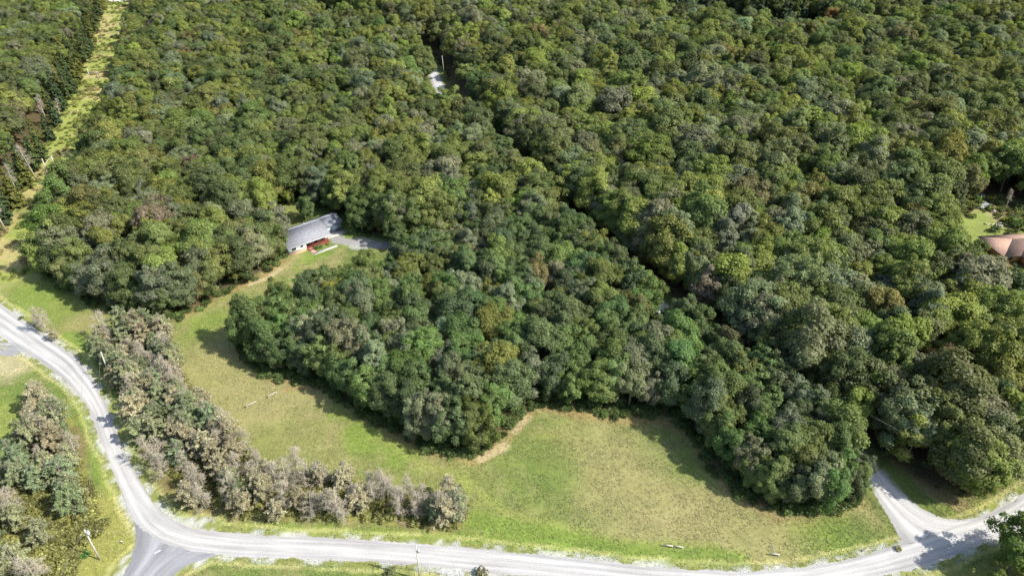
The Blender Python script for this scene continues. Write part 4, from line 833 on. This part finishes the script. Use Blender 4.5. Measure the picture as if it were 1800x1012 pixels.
q2, d2, w2 = hframe((160, 142), (174, 141), 128, 156, 178, 'small twin pole frame halfway up the yellow strip, farther of two')
def wire(a, b, sag, lb, rad=.016, rc=(0, 0)):
    a, b = np.array(a, float), np.array(b, float); pts = [a + (b - a) * t - np.array([0, 0, 4 * sag * t * (1 - t)]) for t in np.linspace(0, 1, 17)]
    mb = MB(); mb.tube(pts - pts[0], [rad] * 17, 4, 0, False); o = link('overhead_wire', mb.mesh('wire_mesh', [M_WIRE]), None, tuple(pts[0])); tag(o, lb, 'wire')
wire(ta, tb_, .8, 'overhead wire from the bare pole down to the leaning transformer pole'); wire(tb_, tc_, .8, 'overhead wire crossing above the road from the leaning pole to the middle pole'); wire(tb_, (P(60, 1100)[0], P(60, 1100)[1], 0), 0, 'guy wire from the leaning pole down to the bottom left thicket')
wire(tc_, (60, 68, 10), .8, 'overhead wire running right from the middle pole over the road'); wire((*P(1505, 735 + 60, 0), 11.5), (*P(1815, 935), 10), .9, 'pale overhead wire sagging across the shaded right woods above the lane mouth', .022)
wire(ta, (P(20, 560)[0], P(20, 560)[1], 11), .8, 'overhead wire from the bare pole away along the white road')
# ---------------------------------------------------------------- log rails, sign, fallen logs
def rail(a, b, lb, h=.55):
    (x0, y0), (x1, y1) = P(*a), P(*b); e = bpy.data.objects.new('log_rail', None); COL.objects.link(e); e.location = (x0, y0, 0); tag(e, lb, 'log rail', 'low log rails')
    dx, dy = x1 - x0, y1 - y0; mb = MB(); mb.tube([(0, 0, h), (dx, dy, h)], [.15, .13], 8); link('rail', mb.mesh('rail_mesh', [M_RAIL]), e)
    for t in (.06, .94): mb = MB(); mb.tube([(dx * t, dy * t, -.2), (dx * t, dy * t, h - .12)], [.11, .11], 6); link('post', mb.mesh('post_mesh', [M_RAIL]), e)
rail((433, 717), (451, 708), 'pale log rail on short posts, lower left of two in the left field'); rail((471, 700), (487, 691), 'pale log rail on short posts, upper right of two near the shaded wood')
rail((1166, 960), (1182, 962), 'low pale log rail beside the road, left of an end to end pair'); rail((1184, 962), (1200, 964), 'low pale log rail beside the road, right of an end to end pair'); rail((1352, 975), (1369, 977), 'low log rail with broken sticks behind it at the lower right of the field')
def flog(p, q, rad, lb, nm='fallen_log', za=.12, zb=.12, mat=None):
    (x0, y0), (x1, y1) = P(*p), P(*q); mb = MB(); r = np.random.default_rng(int(p[0]))
    a, b = np.array([0, 0, za]), np.array([x1 - x0, y1 - y0, zb]); m_ = (a + b) / 2 + r.normal(size=3) * .15; mb.tube([a, m_, b], [rad, rad * .8, rad * .4], 6)
    for k in range(3): t = r.uniform(.4, .95); s_ = a + (b - a) * t; mb.tube([s_, s_ + unit(b - a + r.normal(size=3) * 2) * r.uniform(.5, 1.2)], [rad * .4, rad * .15], 4, 0, False)
    o = link(nm, mb.mesh('log_mesh', [mat or M_SNAG]), None, (x0, y0, 0)); tag(o, lb, 'fallen log', 'fallen dead wood')
for a in [((1366, 976), (1356, 957), .07, 'long broken stick leaning back from the lower right log rail'), ((1352, 958), (1362, 972), .06, 'short broken stick lying behind the lower right log rail'), ((1440, 968), (1432, 976), .08, 'dark twisted branch heap in the lower right field'),
          ((1514, 968), (1530, 965), .14, 'pale log lying at the verge near the corner of road and lane'), ((735, 915), (775, 895), .12, 'pale fallen trunk spreading left from the end dead tree of the thicket'), ((762, 932), (768, 900), .12, 'forked pale fallen branch reaching toward the road near the thicket tip'),
          ((686, 913), (712, 920), .1, 'thin fallen trunk on the grass under the right thicket'), ((576, 910), (592, 896), .1, 'short fallen trunk in the middle roadside thicket'), ((512, 895), (538, 910), .1, 'slanting fallen trunk left of the dark green pine in the thicket'),
          ((116, 886), (125, 903), .14, 'pale broken stump log in the left belt, left of two'), ((150, 888), (152, 902), .12, 'short pale log in the left belt near the verge'), ((157, 896), (173, 913), .09, 'thin curved fallen branch lying on the verge below the left belt'), ((52, 883), (54, 895), .12, 'white broken trunk standing in the left belt gap'), ((33, 915), (41, 926), .1, 'small pale log low in the left thicket')]:
    flog(*a)
flog((128, 990), (138, 975), .12, 'pale straight log beside the leaning pole foot'); flog((120, 1006), (134, 985), .1, 'pale straight log nearest the bottom edge by the leaning pole')
e = bpy.data.objects.new('marker_post', None); COL.objects.link(e); e.location = (*P(215, 954), 0); tag(e, 'small white marker on a short dark post in the verge by the junction', 'marker')
part('post', [((-.05, -.05, -.2), (.05, .05, .5))], M_BARK, e); part('plate', [((-.25, -.08, .45), (.25, -.055, .85))], M_WHITE, e)

m = MB(); x, y = P(277, 969); m.add([(-.5, -.3, .062), (-.3, -.4, .062), (.6, .3, .062), (.45, .38, .062)], [(0, 1, 2, 3)]); o = link('paint_mark', m.mesh('paint_mark_mesh', [M_WHITE]), None, (x, y, 0)); o['kind'] = 'structure'
